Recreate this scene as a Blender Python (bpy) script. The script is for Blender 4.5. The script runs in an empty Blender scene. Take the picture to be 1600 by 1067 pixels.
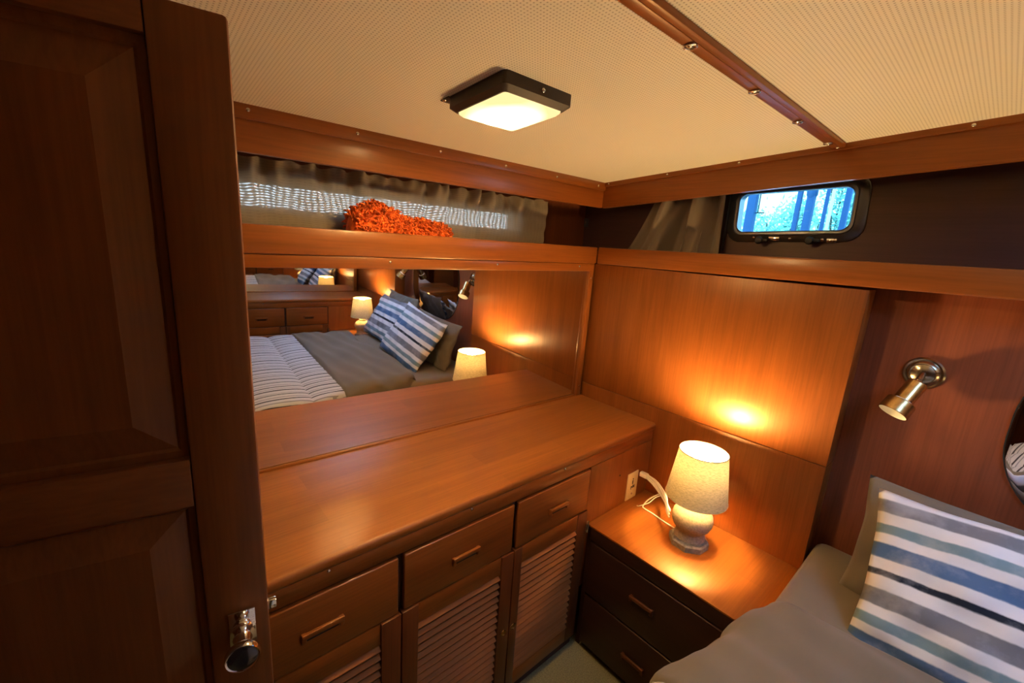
import bpy, bmesh, math, random
from mathutils import Vector, Matrix, noise
from math import sin, cos, pi
random.seed(7)
C = bpy.context.scene.collection
sc = bpy.context.scene

# ------------------------------------------------------------------ camera, world, light, exposure
CAM = Vector((-1.8082, -1.4014, 1.7460))
YAW, PIT, ROL, FPX = 0.83662, 0.22149, 0.06661, 677.49
fw = Vector((cos(YAW)*cos(PIT), sin(YAW)*cos(PIT), -sin(PIT)))
rt = fw.cross(Vector((0, 0, 1))).normalized(); up = rt.cross(fw)
r2 = cos(ROL)*rt + sin(ROL)*up; u2 = -sin(ROL)*rt + cos(ROL)*up
cd = bpy.data.cameras.new('camera'); co = bpy.data.objects.new('camera', cd); C.objects.link(co)
cd.sensor_width = 36; cd.lens = FPX/1600*36; cd.clip_start = 0.02
m = Matrix.Identity(4)
for i in range(3):
    m[i][0], m[i][1], m[i][2], m[i][3] = r2[i], u2[i], -fw[i], CAM[i]
co.matrix_world = m
sc.camera = co
sc.view_settings.view_transform = 'Standard'; sc.view_settings.look = 'None'
sc.view_settings.gamma = 1; sc.view_settings.use_curve_mapping = False
sc.view_settings.exposure = 2.3
sc.cycles.max_bounces = 14; sc.cycles.glossy_bounces = 8; sc.cycles.transmission_bounces = 10
sc.cycles.transparent_max_bounces = 16
sc.cycles.use_denoising = True
sc.cycles.sample_clamp_indirect = 6.0

SKY_STRENGTH = 3.6
w = bpy.data.worlds.new('world'); sc.world = w; w.use_nodes = True
nt = w.node_tree; bg = nt.nodes['Background']; bg.inputs[1].default_value = SKY_STRENGTH
tc = nt.nodes.new('ShaderNodeTexCoord'); sx = nt.nodes.new('ShaderNodeSeparateXYZ'); rp = nt.nodes.new('ShaderNodeValToRGB')
nt.links.new(tc.outputs['Generated'], sx.inputs[0]); nt.links.new(sx.outputs['Z'], rp.inputs[0]); nt.links.new(rp.outputs[0], bg.inputs[0])
rp.color_ramp.elements[0].position = 0.0; rp.color_ramp.elements[0].color = (0.60, 0.76, 0.96, 1)
rp.color_ramp.elements[1].position = 0.8; rp.color_ramp.elements[1].color = (0.36, 0.56, 1.0, 1)

LAMP_BULB = 190.0        # radiance of the table lamp bulbs
CEIL_LENS = 260.0         # hot spot radiance of the ceiling lamp
ADDED_HATCH_GLASS = 1.0  # glass brightness of the added, unseen deck hatch

# ------------------------------------------------------------------ constants of the cabin (metres, floor = 0)
ZO = 2.063; YC = -1.84
H_FASC, H_SH1, H_SH0, H_MIR, H_TOP, H_DRW, H_NS = 1.947, 1.756, 1.674, 1.635, 0.963, 0.874, 0.612
YF = -0.4386
def ceil_h(x, y):
    d = abs(y-YC)
    return ZO + 0.0067*x + 0.0752*(-YC) - 0.0752*(math.sqrt(d*d+0.01)-0.0027)

# ------------------------------------------------------------------ node helpers
def newmat(name):
    mt = bpy.data.materials.new(name); mt.use_nodes = True
    n = mt.node_tree; b = n.nodes['Principled BSDF']
    return mt, n, b
def N(nt, typ, **kw):
    n = nt.nodes.new(typ)
    for k, v in kw.items():
        if hasattr(n, k): setattr(n, k, v)
        else: n.inputs[k].default_value = v
    return n
def ramp(nt, stops, interp='LINEAR'):
    r = nt.nodes.new('ShaderNodeValToRGB'); cr = r.color_ramp; cr.interpolation = interp
    while len(cr.elements) < len(stops): cr.elements.new(0.5)
    for e, (p, c) in zip(cr.elements, stops):
        e.position = p; e.color = (c[0], c[1], c[2], 1)
    return r
def plain(name, col, rough=0.5, metal=0.0, coat=0.0, noise=0.0, nscale=60):
    mt, n, b = newmat(name)
    b.inputs['Base Color'].default_value = (*col, 1); b.inputs['Roughness'].default_value = rough
    b.inputs['Metallic'].default_value = metal; b.inputs['Coat Weight'].default_value = coat
    if noise:
        t = N(n, 'ShaderNodeTexCoord'); no = N(n, 'ShaderNodeTexNoise', Scale=nscale, Detail=4.0)
        n.links.new(t.outputs['Object'], no.inputs['Vector'])
        r = ramp(n, [(0.3, [c*(1-noise) for c in col]), (0.7, [min(1, c*(1+noise)) for c in col])])
        n.links.new(no.outputs[0], r.inputs[0]); n.links.new(r.outputs[0], b.inputs['Base Color'])
        bp = N(n, 'ShaderNodeBump', Strength=0.15, Distance=0.002)
        n.links.new(no.outputs[0], bp.inputs['Height']); n.links.new(bp.outputs[0], b.inputs['Normal'])
    return mt
def wood(name, c1, c2, axis, rough=0.36, coat=0.3, spec=0.5, plank=0.0, aniso=0.0):
    mt, n, b = newmat(name)
    t = N(n, 'ShaderNodeTexCoord'); oi = N(n, 'ShaderNodeObjectInfo'); add = N(n, 'ShaderNodeVectorMath', operation='ADD')
    mul = N(n, 'ShaderNodeVectorMath', operation='SCALE'); 
    cmb = N(n, 'ShaderNodeCombineXYZ'); 
    for i in range(3): n.links.new(oi.outputs['Random'], cmb.inputs[i])
    n.links.new(cmb.outputs[0], mul.inputs[0]); mul.inputs['Scale'].default_value = 7.0
    n.links.new(t.outputs['Object'], add.inputs[0]); n.links.new(mul.outputs[0], add.inputs[1])
    mp = N(n, 'ShaderNodeMapping'); s = [9.0, 9.0, 9.0]; s[axis] = 0.7
    mp.inputs['Scale'].default_value = s; n.links.new(add.outputs[0], mp.inputs[0])
    n1 = N(n, 'ShaderNodeTexNoise', Scale=1.6, Detail=5.0, Roughness=0.6, Distortion=0.6)
    n.links.new(mp.outputs[0], n1.inputs['Vector'])
    mp2 = N(n, 'ShaderNodeMapping'); s2 = [170.0]*3; s2[axis] = 5.0
    mp2.inputs['Scale'].default_value = s2; n.links.new(add.outputs[0], mp2.inputs[0])
    n2 = N(n, 'ShaderNodeTexNoise', Scale=1.0, Detail=3.0); n.links.new(mp2.outputs[0], n2.inputs['Vector'])
    r = ramp(n, [(0.28, c1), (0.72, c2)]); n.links.new(n1.outputs[0], r.inputs[0])
    r2_ = ramp(n, [(0.35, (0.84, 0.84, 0.84)), (0.6, (1, 1, 1))]); n.links.new(n2.outputs[0], r2_.inputs[0])
    mx = N(n, 'ShaderNodeMix', data_type='RGBA', blend_type='MULTIPLY'); mx.inputs[0].default_value = 1
    n.links.new(r.outputs[0], mx.inputs[6]); n.links.new(r2_.outputs[0], mx.inputs[7])
    outc = mx.outputs[2]
    if plank:
        bk = N(n, 'ShaderNodeTexBrick', offset=0.37); bk.inputs['Scale'].default_value = 1; bk.inputs['Mortar Size'].default_value = 0
        bk.inputs['Brick Width'].default_value = 0.55; bk.inputs['Row Height'].default_value = 0.095
        bk.inputs['Color1'].default_value = (1-plank,)*3+(1,); bk.inputs['Color2'].default_value = (1+plank,)*3+(1,); n.links.new(t.outputs['Object'], bk.inputs['Vector'])
        mb_ = N(n, 'ShaderNodeMix', data_type='RGBA', blend_type='MULTIPLY'); mb_.inputs[0].default_value = 1
        n.links.new(outc, mb_.inputs[6]); n.links.new(bk.outputs['Color'], mb_.inputs[7]); outc = mb_.outputs[2]
    n.links.new(outc, b.inputs['Base Color'])
    if aniso:
        tg = N(n, 'ShaderNodeTangent', direction_type='RADIAL', axis='Z'); n.links.new(tg.outputs[0], b.inputs['Tangent']); b.inputs['Anisotropic'].default_value = aniso
    bp = N(n, 'ShaderNodeBump', Strength=0.06, Distance=0.001); n.links.new(n2.outputs[0], bp.inputs['Height'])
    n.links.new(bp.outputs[0], b.inputs['Normal'])
    b.inputs['Roughness'].default_value = rough; b.inputs['Coat Weight'].default_value = coat
    b.inputs['Specular IOR Level'].default_value = spec; b.inputs['Specular Tint'].default_value = (1.0, 0.72, 0.45, 1)
    b.inputs['Coat Roughness'].default_value = 0.22; b.inputs['Coat IOR'].default_value = 1.45
    return mt

W1, W2 = (0.205, 0.053, 0.009), (0.295, 0.083, 0.014)
M = {}
M['wood_x'] = wood('mahogany_along_x', W1, W2, 0)
M['wood_y'] = wood('mahogany_along_y', W1, W2, 1)
M['wood_z'] = wood('mahogany_along_z', W1, W2, 2, 0.36, 0.06, aniso=0.6)
M['top_x'] = wood('worktop_teak', (0.25, 0.070, 0.010), (0.33, 0.100, 0.015), 0, 0.42, 0.08, spec=0.6, plank=0.13)
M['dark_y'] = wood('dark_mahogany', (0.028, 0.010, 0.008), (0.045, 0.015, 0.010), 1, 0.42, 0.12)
M['dark_z'] = wood('dark_mahogany_upright', (0.115, 0.030, 0.011), (0.165, 0.045, 0.016), 2, 0.36, 0.25)
M['door'] = wood('door_mahogany', (0.125, 0.034, 0.008), (0.185, 0.052, 0.012), 2, 0.42, 0.12, spec=0.4)
M['lit_z'] = wood('wall_mahogany_lit', (0.20, 0.056, 0.026), (0.28, 0.08, 0.036), 2, 0.4, 0.25)  # back wall wood, lightened to paint in the light on its lower part
M['shaded_y'] = wood('wall_mahogany_shaded', (0.040, 0.016, 0.020), (0.058, 0.023, 0.027), 1, 0.45, 0.2)  # same back wall, darkened and cooled to paint in the recess shade
M['inside'] = plain('cabinet_inside', (0.045, 0.016, 0.008), 0.8)
M['slat'] = wood('slat_teak', (0.26, 0.085, 0.022), (0.36, 0.125, 0.035), 0, 0.55, 0.0, spec=0.25)
M['strip_z'] = wood('door_stile_mahogany', (0.10, 0.025, 0.007), (0.14, 0.036, 0.010), 2, 0.45, 0.1)
M['chrome'] = plain('chrome', (0.82, 0.82, 0.84), 0.08, 1.0)
M['black_knob'] = plain('knob_face', (0.02, 0.02, 0.022), 0.15, 0.0, 0.5)
M['brass'] = plain('aged_brass', (0.52, 0.35, 0.15), 0.27, 1.0, 0, 0.35, 35)
M['plate_metal'] = plain('tarnished_nickel', (0.42, 0.36, 0.27), 0.22, 1.0, 0, 0.25, 30)
M['screw'] = plain('screw_steel', (0.75, 0.66, 0.55), 0.25, 1.0)
M['white_paint'] = plain('white_enamel', (0.8, 0.78, 0.72), 0.45)
M['cream'] = plain('cream_plastic', (0.78, 0.70, 0.50), 0.35)
M['cord'] = plain('white_cord', (0.80, 0.78, 0.72), 0.4)
M['dark_plastic'] = plain('dark_plastic', (0.02, 0.016, 0.014), 0.4)
M['bronze'] = plain('brown_enamel', (0.030, 0.017, 0.009), 0.55, 0.0, 0.0)
M['window_frame'] = plain('dark_window_alloy', (0.13, 0.13, 0.14), 0.3, 0.85)
M['rubber'] = plain('black_rubber', (0.015, 0.015, 0.016), 0.5)
M['stone'] = plain('speckled_stone', (0.28, 0.245, 0.185), 0.75, 0, 0, 0.28, 140)
M['stone_dark'] = plain('worn_stone_foot', (0.22, 0.19, 0.155), 0.7, 0, 0, 0.3, 90)
M['carpet'] = plain('olive_carpet', (0.20, 0.165, 0.075), 0.95, 0, 0, 0.35, 220)
M['hull'] = plain('hull_lining', (0.06, 0.03, 0.018), 0.7)
M['black_line'] = plain('dark_recess', (0.012, 0.008, 0.006), 0.8)

def mirror_mat(name, tint, rough):
    mt, n, b = newmat(name)
    b.inputs['Base Color'].default_value = (*tint, 1); b.inputs['Metallic'].default_value = 1; b.inputs['Roughness'].default_value = rough
    return mt
M['mirror'] = mirror_mat('silvered_glass', (0.80, 0.79, 0.77), 0.012)
M['mirror_edge'] = plain('mirror_edge', (0.03, 0.035, 0.03), 0.2)

def fabric(name, col, rough=0.9, bump=0.25, scale=350, var=0.12):
    mt, n, b = newmat(name)
    t = N(n, 'ShaderNodeTexCoord'); no = N(n, 'ShaderNodeTexNoise', Scale=3.0, Detail=4.0); n.links.new(t.outputs['Object'], no.inputs['Vector'])
    r = ramp(n, [(0.3, [c*(1-var) for c in col]), (0.7, [c*(1+var) for c in col])])
    n.links.new(no.outputs[0], r.inputs[0]); n.links.new(r.outputs[0], b.inputs['Base Color'])
    wv = N(n, 'ShaderNodeTexNoise', Scale=float(scale), Detail=2.0); n.links.new(t.outputs['Object'], wv.inputs['Vector'])
    bp = N(n, 'ShaderNodeBump', Strength=bump, Distance=0.001); n.links.new(wv.outputs[0], bp.inputs['Height']); n.links.new(bp.outputs[0], b.inputs['Normal'])
    b.inputs['Roughness'].default_value = rough; b.inputs['Sheen Weight'].default_value = 0.15
    return mt
M['sheet'] = fabric('taupe_sheet', (0.19, 0.150, 0.102))
M['band'] = fabric('grey_comforter_back', (0.178, 0.138, 0.092))
M['grey_pillow'] = fabric('grey_pillowcase', (0.175, 0.140, 0.10))
M['curtain2'] = fabric('taupe_curtain', (0.17, 0.128, 0.09))

def stripes_pillow():
    mt, n, b = newmat('watercolour_stripes')
    t = N(n, 'ShaderNodeTexCoord'); s = N(n, 'ShaderNodeSeparateXYZ'); n.links.new(t.outputs['Object'], s.inputs[0])
    no = N(n, 'ShaderNodeTexNoise', Scale=14.0, Detail=6.0, Roughness=0.65); n.links.new(t.outputs['Object'], no.inputs['Vector'])
    sub = N(n, 'ShaderNodeMath', operation='MULTIPLY_ADD'); n.links.new(no.outputs[0], sub.inputs[0]); sub.inputs[1].default_value = 0.010; sub.inputs[2].default_value = -0.005
    ad = N(n, 'ShaderNodeMath', operation='ADD'); n.links.new(s.outputs['Y'], ad.inputs[0]); n.links.new(sub.outputs[0], ad.inputs[1])
    mr = N(n, 'ShaderNodeMapRange'); mr.inputs['From Min'].default_value = 0.238; mr.inputs['From Max'].default_value = -0.238
    n.links.new(ad.outputs[0], mr.inputs[0])
    W = (0.80, 0.78, 0.78); G = (0.20, 0.20, 0.22); T = (0.19, 0.29, 0.33); B = (0.085, 0.16, 0.30); K = (0.008, 0.014, 0.03)
    seq = [(0.0, W), (0.065, G), (0.145, W), (0.215, T), (0.275, W), (0.335, B), (0.425, W), (0.492, K), (0.530, W),
           (0.605, G), (0.70, W), (0.76, T), (0.82, W), (0.87, B), (0.965, W)]
    soft = [(0.0, seq[0][1])]
    for (p0, c0), (p1, c1) in zip(seq, seq[1:]): soft += [(p1-0.004, c0), (p1+0.004, c1)]
    r = ramp(n, soft); n.links.new(mr.outputs[0], r.inputs[0])
    # watercolour bloom: pale washes inside the stripes
    n2 = N(n, 'ShaderNodeTexNoise', Scale=9.0, Detail=5.0, Roughness=0.6); n.links.new(t.outputs['Object'], n2.inputs['Vector'])
    r2 = ramp(n, [(0.48, (0, 0, 0)), (0.75, (0.42, 0.42, 0.42))]); n.links.new(n2.outputs[0], r2.inputs[0])
    mx = N(n, 'ShaderNodeMix', data_type='RGBA'); n.links.new(r2.outputs[0], mx.inputs[0]); n.links.new(r.outputs[0], mx.inputs[6]); mx.inputs[7].default_value = (0.60, 0.62, 0.66, 1)
    n.links.new(mx.outputs[2], b.inputs['Base Color']); b.inputs['Roughness'].default_value = 0.9
    wv = N(n, 'ShaderNodeTexNoise', Scale=380.0, Detail=2.0); n.links.new(t.outputs['Object'], wv.inputs['Vector'])
    bp = N(n, 'ShaderNodeBump', Strength=0.2, Distance=0.001); n.links.new(wv.outputs[0], bp.inputs['Height']); n.links.new(bp.outputs[0], b.inputs['Normal'])
    return mt
M['pillow_stripes'] = stripes_pillow()

def stripes_comforter():
    mt, n, b = newmat('comforter_stripes')
    t = N(n, 'ShaderNodeTexCoord'); s = N(n, 'ShaderNodeSeparateXYZ'); n.links.new(t.outputs['Object'], s.inputs[0])
    no = N(n, 'ShaderNodeTexNoise', Scale=5.0, Detail=5.0); n.links.new(t.outputs['Object'], no.inputs['Vector'])
    md = N(n, 'ShaderNodeMath', operation='MULTIPLY_ADD'); n.links.new(no.outputs[0], md.inputs[0]); md.inputs[1].default_value = 0.012; n.links.new(s.outputs['Y'], md.inputs[2])
    dv = N(n, 'ShaderNodeMath', operation='MULTIPLY'); n.links.new(md.outputs[0], dv.inputs[0]); dv.inputs[1].default_value = 1/0.072
    fr = N(n, 'ShaderNodeMath', operation='FRACT'); n.links.new(dv.outputs[0], fr.inputs[0])
    W = (0.68, 0.64, 0.60); K = (0.06, 0.05, 0.055); G = (0.34, 0.32, 0.32)
    r = ramp(n, [(0, W), (0.26, G), (0.38, W), (0.62, K), (0.80, W)], 'CONSTANT'); n.links.new(fr.outputs[0], r.inputs[0])
    n.links.new(r.outputs[0], b.inputs['Base Color']); b.inputs['Roughness'].default_value = 0.92
    return mt
M['comforter'] = stripes_comforter()

def ceiling_mat():
    mt, n, b = newmat('perforated_vinyl')
    t = N(n, 'ShaderNodeTexCoord'); mp = N(n, 'ShaderNodeMapping'); mp.inputs['Scale'].default_value = (1/0.0075,)*3
    n.links.new(t.outputs['Object'], mp.inputs[0])
    fr = N(n, 'ShaderNodeVectorMath', operation='FRACTION'); n.links.new(mp.outputs[0], fr.inputs[0])
    sb = N(n, 'ShaderNodeVectorMath', operation='SUBTRACT'); n.links.new(fr.outputs[0], sb.inputs[0]); sb.inputs[1].default_value = (0.5, 0.5, 0)
    mu = N(n, 'ShaderNodeVectorMath', operation='MULTIPLY'); n.links.new(sb.outputs[0], mu.inputs[0]); mu.inputs[1].default_value = (1, 1, 0)
    ln = N(n, 'ShaderNodeVectorMath', operation='LENGTH'); n.links.new(mu.outputs[0], ln.inputs[0])
    r = ramp(n, [(0.17, (0.50, 0.45, 0.34)), (0.27, (0.86, 0.81, 0.66))]); n.links.new(ln.outputs['Value'], r.inputs[0])
    n.links.new(r.outputs[0], b.inputs['Base Color']); b.inputs['Roughness'].default_value = 0.55
    bp = N(n, 'ShaderNodeBump', Strength=0.3, Distance=0.001); n.links.new(r.outputs[0], bp.inputs['Height']); n.links.new(bp.outputs[0], b.inputs['Normal'])
    return mt
M['ceiling'] = ceiling_mat()

def emit_mat(name, col, strength):
    mt = bpy.data.materials.new(name); mt.use_nodes = True; n = mt.node_tree
    n.nodes.remove(n.nodes['Principled BSDF']); e = N(n, 'ShaderNodeEmission'); e.inputs[0].default_value = (*col, 1); e.inputs[1].default_value = strength
    n.links.new(e.outputs[0], n.nodes['Material Output'].inputs[0]); return mt
WARM = (1.0, 0.66, 0.28)
M['bulb'] = emit_mat('warm_bulb', WARM, LAMP_BULB)

def lens_mat():
    # frosted lens of the ceiling lamp; the bulb behind it makes one side of it brighter
    mt = bpy.data.materials.new('frosted_lens'); mt.use_nodes = True; n = mt.node_tree
    n.nodes.remove(n.nodes['Principled BSDF']); e = N(n, 'ShaderNodeEmission')
    t = N(n, 'ShaderNodeTexCoord'); mp = N(n, 'ShaderNodeMapping', vector_type='TEXTURE')
    mp.inputs['Location'].default_value = (0.004, 0.022, -0.03); mp.inputs['Scale'].default_value = (0.098, 0.118, 1)
    n.links.new(t.outputs['Object'], mp.inputs[0])
    ln = N(n, 'ShaderNodeVectorMath', operation='LENGTH'); n.links.new(mp.outputs[0], ln.inputs[0])
    r = ramp(n, [(0.0, (1, 1, 1)), (0.36, (0.25, 0.25, 0.25)), (0.54, (0.0050, 0.0050, 0.0050)), (1.0, (0.0011, 0.0011, 0.0011))]); n.links.new(ln.outputs['Value'], r.inputs[0])
    ml = N(n, 'ShaderNodeMath', operation='MULTIPLY'); n.links.new(r.outputs[0], ml.inputs[0]); ml.inputs[1].default_value = CEIL_LENS
    n.links.new(ml.outputs[0], e.inputs[1]); e.inputs[0].default_value = (1.0, 0.68, 0.30, 1)
    n.links.new(e.outputs[0], n.nodes['Material Output'].inputs[0]); return mt
M['lens'] = lens_mat()

def shade_mat():
    mt = bpy.data.materials.new('linen_shade'); mt.use_nodes = True; n = mt.node_tree
    n.nodes.remove(n.nodes['Principled BSDF'])
    t = N(n, 'ShaderNodeTexCoord'); mp = N(n, 'ShaderNodeMapping'); mp.inputs['Scale'].default_value = (90, 90, 620); n.links.new(t.outputs['Object'], mp.inputs[0])
    no = N(n, 'ShaderNodeTexNoise', Scale=1.0, Detail=3.0); n.links.new(mp.outputs[0], no.inputs['Vector'])
    r = ramp(n, [(0.36, (0.66, 0.66, 0.66)), (0.58, (1, 1, 1))]); n.links.new(no.outputs[0], r.inputs[0])
    tr = N(n, 'ShaderNodeBsdfTranslucent'); df = N(n, 'ShaderNodeBsdfDiffuse')
    mx1 = N(n, 'ShaderNodeMix', data_type='RGBA', blend_type='MULTIPLY'); mx1.inputs[0].default_value = 1; mx1.inputs[6].default_value = (0.32, 0.255, 0.135, 1)
    n.links.new(r.outputs[0], mx1.inputs[7]); n.links.new(mx1.outputs[2], tr.inputs[0])
    mx2 = N(n, 'ShaderNodeMix', data_type='RGBA', blend_type='MULTIPLY'); mx2.inputs[0].default_value = 1; mx2.inputs[6].default_value = (0.74, 0.58, 0.34, 1)
    n.links.new(r.outputs[0], mx2.inputs[7]); n.links.new(mx2.outputs[2], df.inputs[0])
    ms = N(n, 'ShaderNodeMixShader'); ms.inputs[0].default_value = 0.040
    n.links.new(df.outputs[0], ms.inputs[1]); n.links.new(tr.outputs[0], ms.inputs[2])
    n.links.new(ms.outputs[0], n.nodes['Material Output'].inputs[0]); return mt
M['shade'] = shade_mat()
M['shade_trim'] = plain('shade_rim', (0.12, 0.10, 0.06), 0.8)

def sheer_mat():
    # loosely woven taupe cloth: the gaps between the threads let light straight through
    mt = bpy.data.materials.new('loose_weave_curtain'); mt.use_nodes = True; n = mt.node_tree
    n.nodes.remove(n.nodes['Principled BSDF'])
    t = N(n, 'ShaderNodeTexCoord')
    nd = N(n, 'ShaderNodeTexNoise', Scale=9.0, Detail=2.0); n.links.new(t.outputs['Object'], nd.inputs['Vector'])
    ad = N(n, 'ShaderNodeVectorMath', operation='MULTIPLY_ADD'); n.links.new(nd.outputs['Color'], ad.inputs[0]); ad.inputs[1].default_value = (0.06, 0.06, 0.035); n.links.new(t.outputs['Object'], ad.inputs[2])
    s = N(n, 'ShaderNodeSeparateXYZ'); n.links.new(ad.outputs[0], s.inputs[0])
    def wave(sock, per):
        m1 = N(n, 'ShaderNodeMath', operation='MULTIPLY'); n.links.new(sock, m1.inputs[0]); m1.inputs[1].default_value = 2*pi/per
        m2 = N(n, 'ShaderNodeMath', operation='SINE'); n.links.new(m1.outputs[0], m2.inputs[0]); return m2
    wx, wz = wave(s.outputs['X'], 0.019), wave(s.outputs['Z'], 0.0078)
    sm = N(n, 'ShaderNodeMath', operation='MULTIPLY_ADD'); n.links.new(wx.outputs[0], sm.inputs[0]); sm.inputs[1].default_value = 0.6; n.links.new(wz.outputs[0], sm.inputs[2])
    nv = N(n, 'ShaderNodeTexNoise', Scale=55.0, Detail=3.0); n.links.new(t.outputs['Object'], nv.inputs['Vector'])
    sn = N(n, 'ShaderNodeMath', operation='MULTIPLY_ADD'); n.links.new(nv.outputs[0], sn.inputs[0]); sn.inputs[1].default_value = 1.3; sn.inputs[2].default_value = -0.65
    s2_ = N(n, 'ShaderNodeMath', operation='ADD'); n.links.new(sm.outputs[0], s2_.inputs[0]); n.links.new(sn.outputs[0], s2_.inputs[1])
    r = ramp(n, [(0.15, (0.004,)*3), (0.95, (0.105,)*3)]); n.links.new(s2_.outputs[0], r.inputs[0])
    df = N(n, 'ShaderNodeBsdfDiffuse'); df.inputs[0].default_value = (0.36, 0.28, 0.19, 1)
    tl = N(n, 'ShaderNodeBsdfTranslucent'); tl.inputs[0].default_value = (0.16, 0.13, 0.09, 1)
    tp = N(n, 'ShaderNodeBsdfTransparent')
    m1 = N(n, 'ShaderNodeMixShader'); m1.inputs[0].default_value = 0.25; n.links.new(df.outputs[0], m1.inputs[1]); n.links.new(tl.outputs[0], m1.inputs[2])
    m2 = N(n, 'ShaderNodeMixShader'); n.links.new(r.outputs[0], m2.inputs[0]); n.links.new(m1.outputs[0], m2.inputs[1]); n.links.new(tp.outputs[0], m2.inputs[2])
    n.links.new(m2.outputs[0], n.nodes['Material Output'].inputs[0]); return mt
M['sheer'] = sheer_mat()

def glass_mat(name, tint):
    mt = bpy.data.materials.new(name); mt.use_nodes = True; n = mt.node_tree
    n.nodes.remove(n.nodes['Principled BSDF'])
    tp = N(n, 'ShaderNodeBsdfTransparent'); tp.inputs[0].default_value = (*tint, 1); gl = N(n, 'ShaderNodeBsdfGlossy'); gl.inputs['Roughness'].default_value = 0.02
    fr = N(n, 'ShaderNodeFresnel', IOR=1.03); ms = N(n, 'ShaderNodeMixShader')
    n.links.new(fr.outputs[0], ms.inputs[0]); n.links.new(tp.outputs[0], ms.inputs[1]); n.links.new(gl.outputs[0], ms.inputs[2])
    n.links.new(ms.outputs[0], n.nodes['Material Output'].inputs[0]); return mt
M['blue_glass'] = glass_mat('blue_tinted_glass', (0.36, 0.53, 0.58))
M['clear_glass'] = glass_mat('clear_glass', (0.72, 0.72, 0.68))
M['added_hatch_glass'] = glass_mat('added_hatch_cool_glass', (ADDED_HATCH_GLASS*0.85, ADDED_HATCH_GLASS*0.95, ADDED_HATCH_GLASS))
M['leaf'] = plain('hedge_leaf', (0.40, 0.76, 0.56), 0.6, 0, 0, 0.5, 4)
M['stem'] = plain('hedge_stem', (0.10, 0.08, 0.05), 0.8)
M['blue_post'] = plain('blue_grey_post', (0.010, 0.060, 0.15), 0.6)
M['white_post'] = plain('white_post', (0.8, 0.8, 0.78), 0.5)
M['ground'] = plain('dock_ground', (0.25, 0.24, 0.22), 0.9, 0, 0, 0.3, 3)
M['orange'] = plain('orange_chenille', (0.82, 0.125, 0.010), 0.9, 0, 0, 0.5, 45)

# ------------------------------------------------------------------ mesh helpers (all verts given in world metres)
def wloc(o):
    v = Vector((0, 0, 0))
    while o is not None:
        v += o.location; o = o.parent
    return v
def obj(name, bm, mat, parent=None, origin=None, smooth=35):
    off = wloc(parent) if parent is not None else Vector((0, 0, 0))
    o_off = Vector(origin) if origin is not None else Vector((0, 0, 0))
    base = off if origin is None else o_off
    for v in bm.verts: v.co -= base
    bmesh.ops.recalc_face_normals(bm, faces=bm.faces[:])
    me = bpy.data.meshes.new(name); bm.to_mesh(me); bm.free()
    for p in me.polygons: p.use_smooth = True
    if smooth is not None: me.set_sharp_from_angle(angle=math.radians(smooth))
    mats = mat if isinstance(mat, (list, tuple)) else [mat]
    for mm in mats: me.materials.append(mm)
    o = bpy.data.objects.new(name, me); C.objects.link(o)
    if parent is not None: o.parent = parent
    if origin is not None: o.location = o_off - off
    return o
def tag(o, label=None, cat=None, group=None, kind=None):
    if label: o['label'] = label
    if cat: o['category'] = cat
    if group: o['group'] = group
    if kind: o['kind'] = kind
    return o
def thing(name, label, cat, loc, group=None):
    o = bpy.data.objects.new(name, None); C.objects.link(o); o.location = loc; o.empty_display_size = 0.05
    return tag(o, label, cat, group)
def bx(x0, x1, y0, y1, z0, z1, bev=0.0, bm=None, seg=2):
    b = bmesh.new()
    r = bmesh.ops.create_cube(b, size=1)
    for v in b.verts:
        v.co = Vector((x0+(v.co.x+0.5)*(x1-x0), y0+(v.co.y+0.5)*(y1-y0), z0+(v.co.z+0.5)*(z1-z0)))
    if bev: bmesh.ops.bevel(b, geom=b.edges[:], offset=bev, segments=seg, profile=0.5, affect='EDGES')
    return join(bm, b)
def hexa(pts, bev=0.0, bm=None):
    b = bmesh.new(); v = [b.verts.new(p) for p in pts]
    for f in ((0, 1, 2, 3), (7, 6, 5, 4), (0, 4, 5, 1), (1, 5, 6, 2), (2, 6, 7, 3), (3, 7, 4, 0)): b.faces.new([v[i] for i in f])
    if bev: bmesh.ops.bevel(b, geom=b.edges[:], offset=bev, segments=2, profile=0.5, affect='EDGES')
    return join(bm, b)
def join(bm, b):
    if bm is None: return b
    me = bpy.data.meshes.new('tmp'); b.to_mesh(me); b.free(); bm.from_mesh(me); bpy.data.meshes.remove(me); return bm
def xform(bm, mat):
    for v in bm.verts: v.co = mat @ v.co
    return bm
def lathe(profile, center, axis=(0, 0, 1), n=40, caps=(True, True), bm=None):
    b = bmesh.new(); q = Vector((0, 0, 1)).rotation_difference(Vector(axis).normalized()).to_matrix()
    rings = []
    for r, h in profile:
        rings.append([b.verts.new(Vector(center) + q @ Vector((r*cos(2*pi*i/n), r*sin(2*pi*i/n), h))) for i in range(n)])
    for a, c in zip(rings, rings[1:]):
        for i in range(n): b.faces.new((a[i], a[(i+1) % n], c[(i+1) % n], c[i]))
    if caps[0]: b.faces.new(rings[0][::-1])
    if caps[1]: b.faces.new(rings[-1])
    return join(bm, b)
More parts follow.
